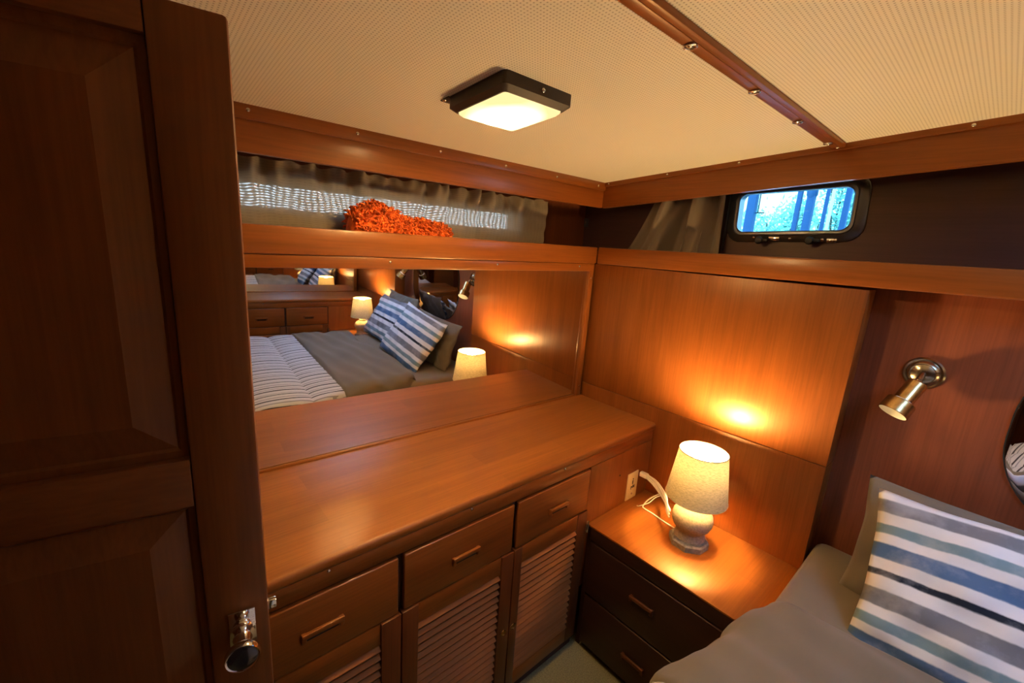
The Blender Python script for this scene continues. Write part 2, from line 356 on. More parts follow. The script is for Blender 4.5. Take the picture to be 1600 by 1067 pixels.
def tube(pts, r, n=8, bm=None, cap=True):
    b = bmesh.new(); pts = [Vector(p) for p in pts]; rings = []
    t0 = (pts[1]-pts[0]).normalized(); a = t0.orthogonal().normalized()
    for i, p in enumerate(pts):
        t = (pts[min(i+1, len(pts)-1)]-pts[max(i-1, 0)]).normalized()
        a = (a - t*a.dot(t)).normalized(); c = t.cross(a)
        rr = r[i] if isinstance(r, (list, tuple)) else r
        rings.append([b.verts.new(p + rr*(cos(2*pi*k/n)*a + sin(2*pi*k/n)*c)) for k in range(n)])
    for p, q in zip(rings, rings[1:]):
        for k in range(n): b.faces.new((p[k], p[(k+1) % n], q[(k+1) % n], q[k]))
    if cap: b.faces.new(rings[0][::-1]); b.faces.new(rings[-1])
    return join(bm, b)
def spline(pts, n=8):
    pts = [Vector(p) for p in pts]; out = []
    P = [2*pts[0]-pts[1]] + pts + [2*pts[-1]-pts[-2]]
    for i in range(1, len(P)-2):
        for k in range(n):
            t = k/n; a, b, c, d = P[i-1], P[i], P[i+1], P[i+2]
            out.append(0.5*((2*b) + (c-a)*t + (2*a-5*b+4*c-d)*t*t + (3*b-a-3*c+d)*t**3))
    out.append(pts[-1]); return out
def grid(fn, nu, nv, bm=None):
    b = bmesh.new(); V = [[b.verts.new(fn(i/nu, j/nv)) for j in range(nv+1)] for i in range(nu+1)]
    for i in range(nu):
        for j in range(nv): b.faces.new((V[i][j], V[i+1][j], V[i+1][j+1], V[i][j+1]))
    return join(bm, b)
def copy_tree(o, parent=None):
    c = o.copy(); C.objects.link(c); c.parent = parent
    for ch in list(o.children): copy_tree(ch, c)
    return c
def across(o, label=None):
    """the same thing on the other side of the cabin, mirrored about the centre line"""
    c = copy_tree(o); c.location = (o.location.x, 2*YC-o.location.y, o.location.z); c.scale = (1, -1, 1)
    if label: c['label'] = label
    return c
# shared screw meshes: a countersunk dome with a slot, and one in a cup washer; axis +z
def screw_mesh(r, washer=False):
    b = lathe([(r, 0), (r*0.95, r*0.25), (r*0.6, r*0.5), (r*0.15, r*0.58)], (0, 0, 0), n=12)
    bx(-r*0.75, r*0.75, -r*0.12, r*0.12, r*0.4, r*0.62, bm=b)
    if washer:
        ring = [(r*(1.5+0.32*cos(a)), r*(0.25+0.32*sin(a))) for a in [2*pi*k/8 for k in range(9)]]
        lathe(ring, (0, 0, 0), n=18, caps=(False, False), bm=b)
    me = bpy.data.meshes.new('screw'); b.to_mesh(me); b.free(); me.materials.append(M['screw'])
    for p in me.polygons: p.use_smooth = True
    return me
SCREW, CUP = screw_mesh(0.0055), screw_mesh(0.0075, True)
def screw(parent, p, axis, me=None):
    o = bpy.data.objects.new('screw', me or SCREW); C.objects.link(o); o.parent = parent
    o.location = Vector(p)-wloc(parent); o.rotation_mode = 'QUATERNION'
    o.rotation_quaternion = Vector((0, 0, 1)).rotation_difference(Vector(axis))
    return o
def struct(o): o['kind'] = 'structure'; return o

# ------------------------------------------------------------------ the shell
X_AFT, X_FWD, Y_L, Y_R = 0.115, -2.35, 0.20, 2*YC-0.20
struct(obj('floor', bx(X_FWD-0.1, 0.3, Y_R-0.2, 0.4, -0.05, 0.0), M['carpet']))
def ceil_fn(u, v):
    x = X_FWD-0.1 + u*(0.4-X_FWD+0.1); y = 0.4 + v*(Y_R-0.2-0.4); return Vector((x, y, ceil_h(x, y)))
# ceiling opening for the added, unseen hatch that lights the bed
HX0, HX1, HY0, HY1 = -0.85, -0.30, YC-0.60, YC+0.05
def build_ceiling():
    b = bmesh.new()
    xs = [X_FWD-0.1, HX0, HX1, 0.4]; ys = [0.4]; n = 14
    ya = [0.4+(HY1-0.4)*k/n for k in range(n)] + [HY1+(HY0-HY1)*k/6 for k in range(6)] + [HY0+(Y_R-0.2-HY0)*k/n for k in range(n+1)]
    V = {}
    for i, x in enumerate(xs):
        for j, y in enumerate(ya):
            V[i, j] = b.verts.new((x, y, ceil_h(x, y)))
    for i in range(3):
        for j in range(len(ya)-1):
            ym = (ya[j]+ya[j+1])/2
            if i == 1 and HY0 < ym < HY1: continue
            b.faces.new((V[i, j], V[i+1, j], V[i+1, j+1], V[i, j+1]))
    r = bmesh.ops.extrude_face_region(b, geom=b.faces[:])
    for v in r['geom']:
        if isinstance(v, bmesh.types.BMVert): v.co.z += 0.04
    return b
struct(obj('ceiling', build_ceiling(), M['ceiling']))
def holed(a0, a1, z0, z1, h, make):
    """four slabs round a rectangular hole h = (a0, a1, z0, z1)"""
    b = bmesh.new()
    make(b, a0, h[0], z0, z1); make(b, h[1], a1, z0, z1); make(b, h[0], h[1], z0, h[2]); make(b, h[0], h[1], h[3], z1); return b
def slab_y(y0, y1): return lambda b, a0, a1, z0, z1: bx(a0, a1, y0, y1, z0, z1, bm=b)
def slab_x(x0, x1): return lambda b, a0, a1, z0, z1: bx(x0, x1, a0, a1, z0, z1, bm=b)
SLIT = (-2.0, -0.40, 1.806, 1.880)
struct(obj('wall_left', holed(X_FWD-0.1, 0.25, 0, 2.5, SLIT, slab_y(Y_L, Y_L+0.05)), M['dark_z']))
struct(obj('wall_right', bx(X_FWD-0.1, 0.25, Y_R-0.05, Y_R, 0, 2.5), M['dark_z']))
PY0, PY1, PZ0, PZ1 = -0.995, -0.617, 1.858, 2.010          # porthole glass
struct(obj('wall_back', bx(X_AFT, X_AFT+0.05, Y_R-0.05, Y_L+0.05, 0, 1.70), M['lit_z']))
struct(obj('wall_back_shaded', holed(Y_R-0.05, Y_L+0.05, 1.7002, 2.5, (PY0-0.012, PY1+0.012, PZ0-0.014, PZ1+0.014), slab_x(X_AFT, X_AFT+0.05)), M['shaded_y']))  # upper wall split off to carry the recess shade in its colour
DY0, DY1 = -1.36, -0.58
fb = bmesh.new()
bx(X_FWD-0.05, X_FWD, DY1, Y_L+0.05, 0, 2.5, bm=fb); bx(X_FWD-0.05, X_FWD, Y_R-0.05, DY0, 0, 2.5, bm=fb); bx(X_FWD-0.05, X_FWD, DY0, DY1, 2.03, 2.5, bm=fb)
struct(obj('wall_front', fb, M['door']))
pb = bmesh.new()          # the passage beyond the doorway
bx(X_FWD-1.0, X_FWD-0.95, DY0-0.1, DY1+0.1, 0, 2.2, bm=pb); bx(X_FWD-1.0, X_FWD-0.05, DY0-0.1, DY0-0.05, 0, 2.2, bm=pb)
bx(X_FWD-1.0, X_FWD-0.05, DY1+0.05, DY1+0.1, 0, 2.2, bm=pb); bx(X_FWD-1.0, X_FWD-0.05, DY0-0.1, DY1+0.1, 2.15, 2.2, bm=pb); bx(X_FWD-1.0, X_FWD-0.05, DY0-0.1, DY1+0.1, -0.05, 0, bm=pb)
struct(obj('wall_passage', pb, M['door']))

# ------------------------------------------------------------------ fascias, mouldings, shelves
SL = 0.0067
def long_board_x(x0, x1, y0, y1, zb, zt, sl, bev=0.003, bm=None):
    p = [(x0, y0, zb+sl*x0), (x1, y0, zb+sl*x1), (x1, y1, zb+sl*x1), (x0, y1, zb+sl*x0),
         (x0, y0, zt+sl*x0), (x1, y0, zt+sl*x1), (x1, y1, zt+sl*x1), (x0, y1, zt+sl*x0)]
    return hexa(p, bev, bm)
def camber_board(y0, y1, x0, x1, zb, zt, n=16, bm=None, flat=False):
    """board along the transom that follows the deck camber; zb, zt are heights above/below the ceiling line"""
    b = bmesh.new() if bm is None else bm; prev = None
    for k in range(n+1):
        y = y0+(y1-y0)*k/n; h = ceil_h(0, y)
        ring = [b.verts.new(q) for q in ((x0, y, h+zb), (x1, y, h+zb), (x1, y, h+zt), (x0, y, h+zt))]
        if prev:
            for i in range(4): b.faces.new((prev[i], prev[(i+1) % 4], ring[(i+1) % 4], ring[i]))
        else: b.faces.new(ring[::-1])
        prev = ring
    b.faces.new(prev); return b
t1 = struct(obj('trim_1', long_board_x(X_FWD, 0, 0, 0.022, H_FASC, ZO+0.02, SL), M['wood_x']))
mb = obj('moulding', long_board_x(X_FWD, 0.0, -0.010, 0.0, ZO-0.036, ZO+0.004, SL, 0.004), M['wood_x'], t1)
for x, z in ((-1.528, 2.040), (-1.238, 2.041), (-0.945, 2.041), (-0.646, 2.041), (-0.352, 2.042), (-0.059, 2.044)):
    screw(t1, (x, -0.0095, z), (0, -1, 0))
t2 = struct(obj('trim_2', camber_board(0.0, 2*YC, 0.0, 0.022, -0.116, 0.01), M['wood_y']))
obj('moulding', camber_board(-0.004, 2*YC+0.004, -0.012, 0.0, -0.018, 0.004), M['wood_y'], t2)
for y in (-0.031, -0.337, -0.632, -0.94, -1.249, -1.56):
    screw(t2, (-0.0115, y, ceil_h(0, y)-0.009), (-1, 0, 0))
# ceiling batten
def batten(y0, y1, drop, b=None):
    b = b or bmesh.new(); h = lambda x, y: ceil_h(x, y)
    return hexa([(X_FWD, y1, h(X_FWD, y1)-drop), (0, y1, h(0, y1)-drop), (0, y0, h(0, y0)-drop), (X_FWD, y0, h(X_FWD, y0)-drop),
                 (X_FWD, y1, h(X_FWD, y1)+0.01), (0, y1, h(0, y1)+0.01), (0, y0, h(0, y0)+0.01), (X_FWD, y0, h(X_FWD, y0)+0.01)], 0.003, b)
t3 = struct(obj('trim_3', batten(-0.922, -0.945, 0.010, batten(-0.9465, -0.962, 0.012)), M['wood_x']))
for x in (-1.30, -1.0, -0.697, -0.392, -0.09):
    screw(t3, (x, -0.9335, ceil_h(x, -0.9335)-0.0098), (0, 0, -1), CUP)

# side shelf: board, lip with screws
sh = thing('side_shelf', 'long varnished wooden shelf with a raised lip above the wall mirror', 'shelf', (-1.17, 0.1, H_SH0))
obj('board', long_board_x(X_FWD, 0.1, 0.0225, Y_L-0.001, H_SH0, 1.738, 0.0016, 0), M['wood_x'], sh)
obj('lip', long_board_x(X_FWD, 0.0, 0.0, 0.022, H_SH0, H_SH1, 0.0016, 0.006), M['wood_x'], sh)
# transom shelf
ts = thing('transom_shelf', 'long wooden shelf with a raised lip under the porthole, running across the bed end', 'shelf', (0.05, YC, H_SH0))
def tlip(y0, y1, x0, x1, z0, z1, bev, slope=0.008):
    f = lambda y, z: z + slope*(-y) if y > YC else z + slope*(-YC) - slope*(YC-y)
    b = bmesh.new()
    for a, c in ((y0, YC), (YC, y1)):
        hexa([(x0, c, f(c, z0)), (x1, c, f(c, z0)), (x1, a, f(a, z0)), (x0, a, f(a, z0)), (x0, c, f(c, z1)), (x1, c, f(c, z1)), (x1, a, f(a, z1)), (x0, a, f(a, z1))], bev, b)
    return b
obj('board', tlip(0.0, 2*YC, 0.0225, X_AFT-0.001, H_SH0, 1.738, 0), M['wood_y'], ts)
obj('lip', tlip(0.0, 2*YC, 0.0, 0.022, H_SH0, H_SH1, 0.006), M['wood_y'], ts)

# panel above the nightstand: proud of the transom, with one seam
def make_side_panel():
    p = thing('headboard_side_panel', 'tall glowing wooden panel behind the lit table lamp, under the transom shelf', 'wall panel', (0.06, -0.55, 0.3))
    obj('board', bx(0.008, X_AFT-0.001, -1.110, 0.02, 1.0385, H_SH0-0.001, 0.002), M['wood_z'], p)
    obj('board', bx(0.008, X_AFT-0.001, -1.110, 0.02, 0.30, 1.0365, 0.002), M['wood_z'], p)
    return p
sp = make_side_panel()

# ------------------------------------------------------------------ wall mirror
TB, ML = -0.0361, -0.0133
def mir_y(x, z): return 0.0293 + TB*x + ML*(z-H_TOP)
def make_mirror():
    mr = thing('wall_mirror', 'wide frameless mirror between worktop and side shelf, reflecting the bed', 'mirror', (-0.95, 0.05, H_TOP))
    x0, x1, z0, z1 = -1.80, -0.036, H_TOP+0.002, H_MIR+0.01
    P = lambda x, z, d: (x, mir_y(x, z)+d, z)
    obj('glass', hexa([P(x0, z0, 0), P(x1, z0, 0), P(x1, z0, 0.006), P(x0, z0, 0.006), P(x0, z1, 0), P(x1, z1, 0), P(x1, z1, 0.006), P(x0, z1, 0.006)]), M['mirror'], mr)
    hf = obj('head_strip', long_board_x(-1.80, -0.012, 0.006, 0.018, H_MIR, H_SH0-0.001, 0.0016, 0.003), M['wood_x'], mr)
    for x in (-1.6, -1.123, -0.647, -0.123): screw(hf, (x, 0.0065, 1.659+0.0016*x), (0, -1, 0))
    vf = obj('side_strip', hexa([(-0.040, 0.012, z0), (-0.004, 0.012, z0), (-0.004, 0.030, z0), (-0.040, 0.030, z0), (-0.040, 0.006, H_SH0), (-0.004, 0.006, H_SH0), (-0.004, 0.03, H_SH0), (-0.040, 0.03, H_SH0)], 0.003), M['wood_z'], mr)
    for z in (1.02, 1.60): screw(vf, (-0.022, 0.0065+0.006*(H_SH0-z)/0.7, z), (0, -1, 0))
    obj('backing', hexa([P(-2.3, 0.97, 0.008), P(0.0, 0.97, 0.008), (0.0, Y_L-0.001, 0.97), (-2.3, Y_L-0.001, 0.97), P(-2.3, H_SH0-0.002, 0.01), P(0.0, H_SH0-0.002, 0.01), (0.0, Y_L-0.001, H_SH0-0.002), (-2.3, Y_L-0.001, H_SH0-0.002)]), M['dark_z'], mr)
    # two-piece sill bead along the worktop
    obj('sill_bead', hexa([(-1.80, mir_y(-1.8, z0)-0.014, H_TOP), (-0.04, mir_y(-0.04, z0)-0.014, H_TOP), (-0.04, mir_y(-0.04, z0)-0.001, H_TOP), (-1.80, mir_y(-1.8, z0)-0.001, H_TOP),
                           (-1.80, mir_y(-1.8, z0)-0.010, H_TOP+0.008), (-0.04, mir_y(-0.04, z0)-0.010, H_TOP+0.008), (-0.04, mir_y(-0.04, z0)-0.001, H_TOP+0.008), (-1.80, mir_y(-1.8, z0)-0.001, H_TOP+0.008)], 0.002), M['top_x'], mr)
    return mr
mirror_near = make_mirror()

# ------------------------------------------------------------------ dresser: worktop, three cabinet units, filler
XL = -1.765
def make_worktop():
    t = thing('worktop', 'long varnished orange-brown worktop below the wall mirror', 'worktop', (-0.9, -0.2, H_TOP-0.035))
    b = bx(XL-0.02, 0.006, YF-0.006, 0.115, H_TOP-0.034, H_TOP)
    ed = [e for e in b.edges if abs(e.verts[0].co.y-(YF-0.006)) < 1e-4 and abs(e.verts[1].co.y-(YF-0.006)) < 1e-4 and abs(e.verts[0].co.x-e.verts[1].co.x) > 0.5]
    bmesh.ops.bevel(b, geom=ed, offset=0.012, segments=4, profile=0.5, affect='EDGES')
    obj('slab', b, M['top_x'], t)
    r = obj('apron', bx(XL-0.02, 0.006, YF+0.002, YF+0.02, H_DRW+0.003, H_TOP-0.0345, 0.002), M['wood_x'], t)
    for x in (-1.50, -1.06, -0.62): screw(r, (x, YF+0.0025, 0.922), (0, -1, 0), SCREW)
    return t
worktop = make_worktop()
UNITS = [(-1.742, -1.3055, 0.12), (-1.3055, -0.8705, 0.10), (-0.8705, -0.455, 0.09)]
def make_unit(i, label):
    xa, xb, _ = UNITS[i]; F = YF+0.012      # F: face of the frame behind drawers and doors
    u = thing('cabinet_unit', label, 'cabinet', ((xa+xb)/2, -0.2, 0.0), 'dresser units')
    b = bmesh.new()
    bx(xa, xa+0.012, F, 0.10, 0.0, H_DRW+0.002, bm=b); bx(xb-0.012, xb, F, 0.10, 0.0, H_DRW+0.002, bm=b)
    bx(xa, xb, F+0.12, 0.10, 0.0, H_DRW+0.002, bm=b); bx(xa, xb, F, F+0.1, 0.0, 0.05, bm=b); bx(xa, xb, F+0.004, F+0.1, 0.678, 0.684, bm=b)
    obj('carcass', b, M['inside'], u)
    d = obj('drawer', bx(xa+0.0085, xb-0.0085, YF-0.006, YF+0.011, 0.6885, H_DRW-0.002, 0.0045, seg=3), M['wood_x'], u)
    cx = {0: -1.522, 1: -1.083, 2: -0.650}[i]; hb = bmesh.new(); hw = 0.052
    bx(cx-hw, cx+hw, YF-0.020, YF-0.010, 0.772, 0.787, 0.003, bm=hb)
    bx(cx-hw, cx-hw+0.012, YF-0.016, YF-0.005, 0.758, 0.784, 0.002, bm=hb); bx(cx+hw-0.012, cx+hw, YF-0.016, YF-0.005, 0.758, 0.784, 0.002, bm=hb)
    obj('handle', hb, M['wood_x'], d)
    obj('finger_slot', bx(cx-hw+0.012, cx+hw-0.012, YF-0.0072, YF-0.0062, 0.756, 0.772), M['black_line'], d)
    # louvred door
    sl_, sr_ = (0.060 if i == 0 else 0.055 if i == 1 else 0.040), (0.062 if i == 0 else 0.056 if i == 1 else 0.062)
    db = bx(xa+sl_-0.01, xb-sr_+0.01, YF+0.0112, YF+0.0118, 0.056, 0.683)
    dr = obj('louvred_door', db, M['inside'], u)
    for z0_, z1_ in ((0.613, 0.684), (0.055, 0.12)): obj('rail', bx(xa+sl_, xb-sr_, YF-0.005, YF+0.011, z0_, z1_, 0.001), M['wood_x'], dr)
    for a_, c_ in ((xa+0.002, xa+sl_), (xb-sr_, xb-0.002)):
        if not (i == 2 and a_ > xa+0.1): obj('stile', bx(a_, c_, YF-0.012, YF+0.011, 0.055, 0.686, 0.002), M['strip_z'], dr)
        else: obj('stile', bx(a_, c_, YF-0.007, YF+0.011, 0.055, 0.684, 0.002), M['strip_z'], dr)
    me = None; n = 17; z0, z1 = 0.122, 0.612; pitch = (z1-z0)/n
    for k in range(n):
        zc = z0+(k+0.5)*pitch
        if me is None:
            hx = (xb-xa-sl_-sr_)/2
            sb = bx(-hx, hx, -0.0085, 0.0085, -0.0040, 0.0040, 0.0022, seg=2); xform(sb, Matrix.Rotation(math.radians(38), 4, 'X'))
            me = bpy.data.meshes.new('slat'); sb.to_mesh(me); sb.free(); me.materials.append(M['slat'])
        s = bpy.data.objects.new('slat', me); C.objects.link(s); s.parent = dr
        s.location = Vector(((xa+sl_+xb-sr_)/2, YF-0.001, zc))-wloc(dr)
    for rx in ((xa+sl_*0.5) if i else None, (xb-sr_*0.5) if i < 2 else None):
        if rx is None: continue
        ring = [(0.0105+0.0025*cos(a), 0.0025*sin(a)) for a in [2*pi*k/8 for k in range(9)]]
        b = lathe(ring, (rx, YF-0.0125, 0.355), (0, -1, 0), 20, (False, False)); lathe([(0.009, -0.001), (0.009, 0.0004)], (rx, YF-0.012, 0.355), (0, -1, 0), 16, bm=b)
        obj('finger_pull', b, M['brass'] if i else M['dark_plastic'], dr)
    return u
units = [make_unit(0, 'dresser cabinet unit beside the open door, leftmost of the three'),
         make_unit(1, 'middle dresser cabinet unit with wooden drawer pull and louvred door'),
         make_unit(2, 'dresser cabinet unit next to the nightstand, rightmost of the three')]
hb = bmesh.new()
bx(-0.468, -0.455, YF-0.016, YF-0.0125, 0.585, 0.640, 0.001, bm=hb); tube([(-0.455, YF-0.015, 0.585), (-0.455, YF-0.015, 0.640)], 0.004, 8, hb)
obj('hinge', hb, M['chrome'], units[2].children[2] if False else [c for c in units[2].children if c.name.startswith('louvred_door')][0])
def make_filler():
    f = thing('filler_panel', 'plain wooden end panel with the power outlet, below the worktop corner', 'panel', (-0.22, YF, 0.3))
    obj('board', bx(-0.4545, 0.007, YF+0.0015, YF+0.02, 0.30, H_DRW+0.002, 0.001), M['wood_z'], f)
    obj('plug_hole', lathe([(0.004, 0.0), (0.004, 0.002)], (-0.235, YF+0.0025, 0.767), (0, -1, 0), 10), M['black_line'], f)
    return f
filler = make_filler()

# ------------------------------------------------------------------ nightstand
def make_nightstand():
    x0 = -0.4388; t = thing('nightstand', 'built-in wooden nightstand with two dark drawers carrying the lit lamp', 'nightstand', (-0.22, -0.77, 0))
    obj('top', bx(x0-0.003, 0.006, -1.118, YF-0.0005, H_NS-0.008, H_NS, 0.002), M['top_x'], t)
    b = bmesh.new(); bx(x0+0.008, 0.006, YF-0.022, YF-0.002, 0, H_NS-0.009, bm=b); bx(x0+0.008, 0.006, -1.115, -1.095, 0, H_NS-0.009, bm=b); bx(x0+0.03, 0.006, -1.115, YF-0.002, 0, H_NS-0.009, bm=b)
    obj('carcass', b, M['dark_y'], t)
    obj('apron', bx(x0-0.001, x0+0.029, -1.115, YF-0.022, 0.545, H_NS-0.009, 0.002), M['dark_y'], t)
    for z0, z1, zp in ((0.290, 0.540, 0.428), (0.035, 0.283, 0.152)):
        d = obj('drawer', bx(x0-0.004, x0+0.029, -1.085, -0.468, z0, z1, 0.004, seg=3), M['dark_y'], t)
        hb = bmesh.new(); bx(x0-0.020, x0-0.010, -0.782, -0.682, zp, zp+0.015, 0.003, bm=hb)
        bx(x0-0.016, x0-0.003, -0.782, -0.770, zp-0.014, zp+0.012, 0.002, bm=hb); bx(x0-0.016, x0-0.003, -0.694, -0.682, zp-0.014, zp+0.012, 0.002, bm=hb)
        obj('handle', hb, M['strip_z'], d)
    return t
nightstand = make_nightstand()

# ------------------------------------------------------------------ table lamp
def make_lamp():
    lx, ly = -0.2, -0.765; t = thing('table_lamp', 'lit stone-based table lamp with linen shade on the nightstand beside the outlet', 'lamp', (lx, ly, H_NS))
    z = H_NS
    b = lathe([(0.076, 0.0005), (0.076, 0.022), (0.070, 0.028), (0.055, 0.029)], (lx, ly, z), n=8)
    xform(b, Matrix.Translation((lx, ly, 0)) @ Matrix.Rotation(0.3, 4, 'Z') @ Matrix.Translation((-lx, -ly, 0)))
    obj('foot', b, M['stone_dark'], t, smooth=20)
    prof = [(0.050, 0.0295), (0.058, 0.033), (0.056, 0.045), (0.053, 0.060), (0.056, 0.070), (0.068, 0.082), (0.076, 0.100), (0.078, 0.115), (0.074, 0.135), (0.062, 0.152), (0.045, 0.163), (0.032, 0.168)]
    obj('body', lathe(prof, (lx, ly, z), n=48), M['stone'], t, smooth=60)
    nb = lathe([(0.030, 0.166), (0.034, 0.170), (0.034, 0.180), (0.016, 0.186), (0.014, 0.275), (0.018, 0.276), (0.023, 0.285), (0.023, 0.318)], (lx, ly, z), n=24)
    obj('neck', nb, M['stone'], t)
    zt, zb, r1, r0 = 1.014, 0.820, 0.089, 0.115
    sb = bmesh.new(); n = 64
    rings = [[sb.verts.new((lx+(r0+(r1-r0)*k/8)*cos(2*pi*i/n), ly+(r0+(r1-r0)*k/8)*sin(2*pi*i/n), zb+(zt-zb)*k/8)) for i in range(n)] for k in range(9)]
    for a, c in zip(rings, rings[1:]):
        for i in range(n): sb.faces.new((a[i], a[(i+1) % n], c[(i+1) % n], c[i]))
    s = obj('shade', sb, M['shade'], t, smooth=80)
    for rr, zz in ((r1, zt), (r0, zb)):
        ring = [(rr+0.0014*cos(a), zz-0.5+0.0022*sin(a)) for a in [2*pi*k/8 for k in range(9)]]
        obj('shade_rim', lathe(ring, (lx, ly, 0.5), n=64, caps=(False, False)), M['shade_trim'] if rr == r1 else M['shade'], s)
    # spider that carries the shade
    fb = bmesh.new(); zf = zb+0.035; rf = r0+(r1-r0)*(0.035/0.194)
    for k in range(3):
        a = 2*pi*k/3+0.4; tube([(lx+0.017*cos(a), ly+0.017*sin(a), z+0.240), (lx+rf*cos(a), ly+rf*sin(a), zf)], 0.0016, 6, fb)
    obj('shade_carrier', fb, M['white_paint'], t)
    bp = [(r, h+0.050) for r, h in [(0.001, 0.263), (0.014, 0.264), (0.015, 0.275), (0.024, 0.292), (0.030, 0.312), (0.029, 0.330), (0.020, 0.345), (0.008, 0.352), (0.001, 0.353)]]
    bo = obj('bulb', lathe(bp, (lx, ly, z), n=20), M['bulb'], t, smooth=80)
    return t
lamp = make_lamp()
# flex and plug of the near lamp
lz = H_NS
cb = bmesh.new()
base = [Vector((-0.062, -0.475, 0.722)), Vector((-0.060, -0.530, 0.700)), Vector((-0.108, -0.600, 0.690)), Vector((-0.165, -0.640, 0.690)), Vector((-0.200, -0.672, 0.690))]
for k in range(7):
    a = k*2*pi/7; off = Vector((cos(a)*0.010, sin(a)*0.004, sin(a)*0.013))
    pts = []
    for j, p in enumerate(base):
        s = 0.55 if j in (0,) else 1.0
        aa = a + j*0.5; pts.append(p + Vector((cos(aa)*0.012*s, cos(aa)*0.006*s, sin(aa)*0.017*s)))
    tube(spline(pts, 6), 0.0032, 6, cb)
tube(spline([(-0.082, -0.575, 0.690), (-0.075, -0.545, 0.668), (-0.105, -0.520, 0.640), (-0.135, -0.515, 0.617), (-0.145, -0.530, 0.6155), (-0.150, -0.575, 0.6155), (-0.160, -0.630, 0.6155), (-0.168, -0.680, 0.618), (-0.178, -0.715, 0.625)], 8), 0.0030, 8, cb)
tube(spline([(-0.085, -0.580, 0.690), (-0.100, -0.550, 0.665), (-0.125, -0.535, 0.640), (-0.150, -0.505, 0.618), (-0.155, -0.495, 0.6155)], 6), 0.0022, 6, cb)
cord = obj('cord', cb, M['cord'], lamp); cord['label'] = 'white bundled flex'
pbm = bx(-0.074, -0.050, -0.478, -0.4395, 0.712, 0.734, 0.004)
tube([(-0.062, -0.476, 0.722), (-0.061, -0.500, 0.714)], [0.007, 0.0045], 10, pbm)
bx(-0.045, -0.030, -0.470, -0.440, 0.700, 0.716, 0.003, bm=pbm); tube(spline([(-0.0375, -0.468, 0.708), (-0.040, -0.500, 0.700), (-0.060, -0.545, 0.690), (-0.100, -0.596, 0.686)], 6), 0.0032, 6, pbm)
pl = obj('plug', pbm, M['cord'], lamp)

# power outlet
ol = thing('power_outlet', 'cream wall outlet plate beside the lamp cord', 'outlet', (-0.1275, YF, 0.682))
obj('plate', bx(-0.169, -0.086, YF-0.004, YF+0.0013, 0.6145, 0.749, 0.0015), M['cream'], ol)
sb = bmesh.new(); lathe([(0.004, 0), (0.004, 0.0006)], (-0.126, YF-0.0041, 0.716), (0, -1, 0), 10, bm=sb)
bx(-0.131, -0.123, YF-0.0048, YF-0.0041, 0.690, 0.709, bm=sb)
bx(-0.139, -0.134, YF-0.0048, YF-0.0041, 0.665, 0.681, bm=sb); bx(-0.125, -0.120, YF-0.0048, YF-0.0041, 0.668, 0.686, bm=sb); bx(-0.138, -0.110, YF-0.0048, YF-0.0041, 0.673, 0.679, bm=sb); bx(-0.114, -0.109, YF-0.0048, YF-0.0041, 0.668, 0.683, bm=sb)
obj('socket_slots', sb, M['dark_plastic'], ol)
screw(ol, (-0.126, YF-0.004, 0.641), (0, -1, 0))

# ------------------------------------------------------------------ far side of the cabin: mirrored copies seen in the mirror
across(worktop, 'varnished worktop on the far side of the bed, seen only in the mirror')
for u, l in zip(units, ('far-side cabinet unit farthest from the far lamp, seen in the mirror', 'middle cabinet unit on the far side of the bed, seen in the mirror', 'far-side cabinet unit beside the far lamp, seen in the mirror')): across(u, l)
across(filler, 'plain wooden end panel on the far side, behind the far lamp in the mirror')
across(nightstand, 'nightstand on the far side of the bed, seen in the mirror')
across(sp, 'wooden side panel behind the far lamp, seen in the mirror')
fl = across(lamp, 'lit linen-shaded table lamp on the far nightstand, seen only in the mirror')
fm = across(mirror_near, 'wide mirror on the far wall above the far worktop, seen in the near mirror')

# ------------------------------------------------------------------ porthole, curtain
cyw, czw = (PY0+PY1)/2, (PZ0+PZ1)/2; hwid, hhei = (PY1-PY0)/2+0.005, 0.079
TILT = Matrix.Translation((0, cyw, czw)) @ Matrix.Rotation(math.radians(-2.3), 4, 'X') @ Matrix.Translation((0, -cyw, -czw))
def rrect(hw, hh, r, n=6):
    out = []
    for cx, cy, a0 in ((hw-r, hh-r, 0), (-hw+r, hh-r, pi/2), (-hw+r, -hh+r, pi), (hw-r, -hh+r, 1.5*pi)):
        for k in range(n+1): a = a0+k*pi/2/n; out.append((cx+r*cos(a), cy+r*sin(a)))
    return out
def frame_ring(sections, n=6):
    """sections: list of (hw, hh, r, x) closed loop"""
    b = bmesh.new(); R = [[b.verts.new((x, cyw+p[0], czw+p[1])) for p in rrect(hw, hh, r, n)] for hw, hh, r, x in sections]
    m = len(R[0])
    for i in range(len(R)):
        a, c = R[i], R[(i+1) % len(R)]
        for k in range(m): b.faces.new((a[k], a[(k+1) % m], c[(k+1) % m], c[k]))
    return xform(b, TILT)
w1 = thing('window_1', 'small rounded porthole with dark metal frame above the transom shelf', 'window', (X_AFT, cyw, czw-0.1)); struct(w1)
del w1['label'], w1['category']
h, v_ = hwid, hhei
obj('outer_frame', frame_ring([(h+0.003, v_+0.003, 0.033, X_AFT+0.05), (h+0.003, v_+0.003, 0.033, X_AFT-0.012), (h+0.008, v_+0.008, 0.036, X_AFT-0.016), (h+0.030, v_+0.028, 0.050, X_AFT-0.012), (h+0.036, v_+0.034, 0.055, X_AFT-0.006), (h+0.036, v_+0.034, 0.055, X_AFT-0.0005), (h+0.012, v_+0.012, 0.04, X_AFT-0.0005), (h+0.012, v_+0.012, 0.04, X_AFT+0.05)]), M['window_frame'], w1)
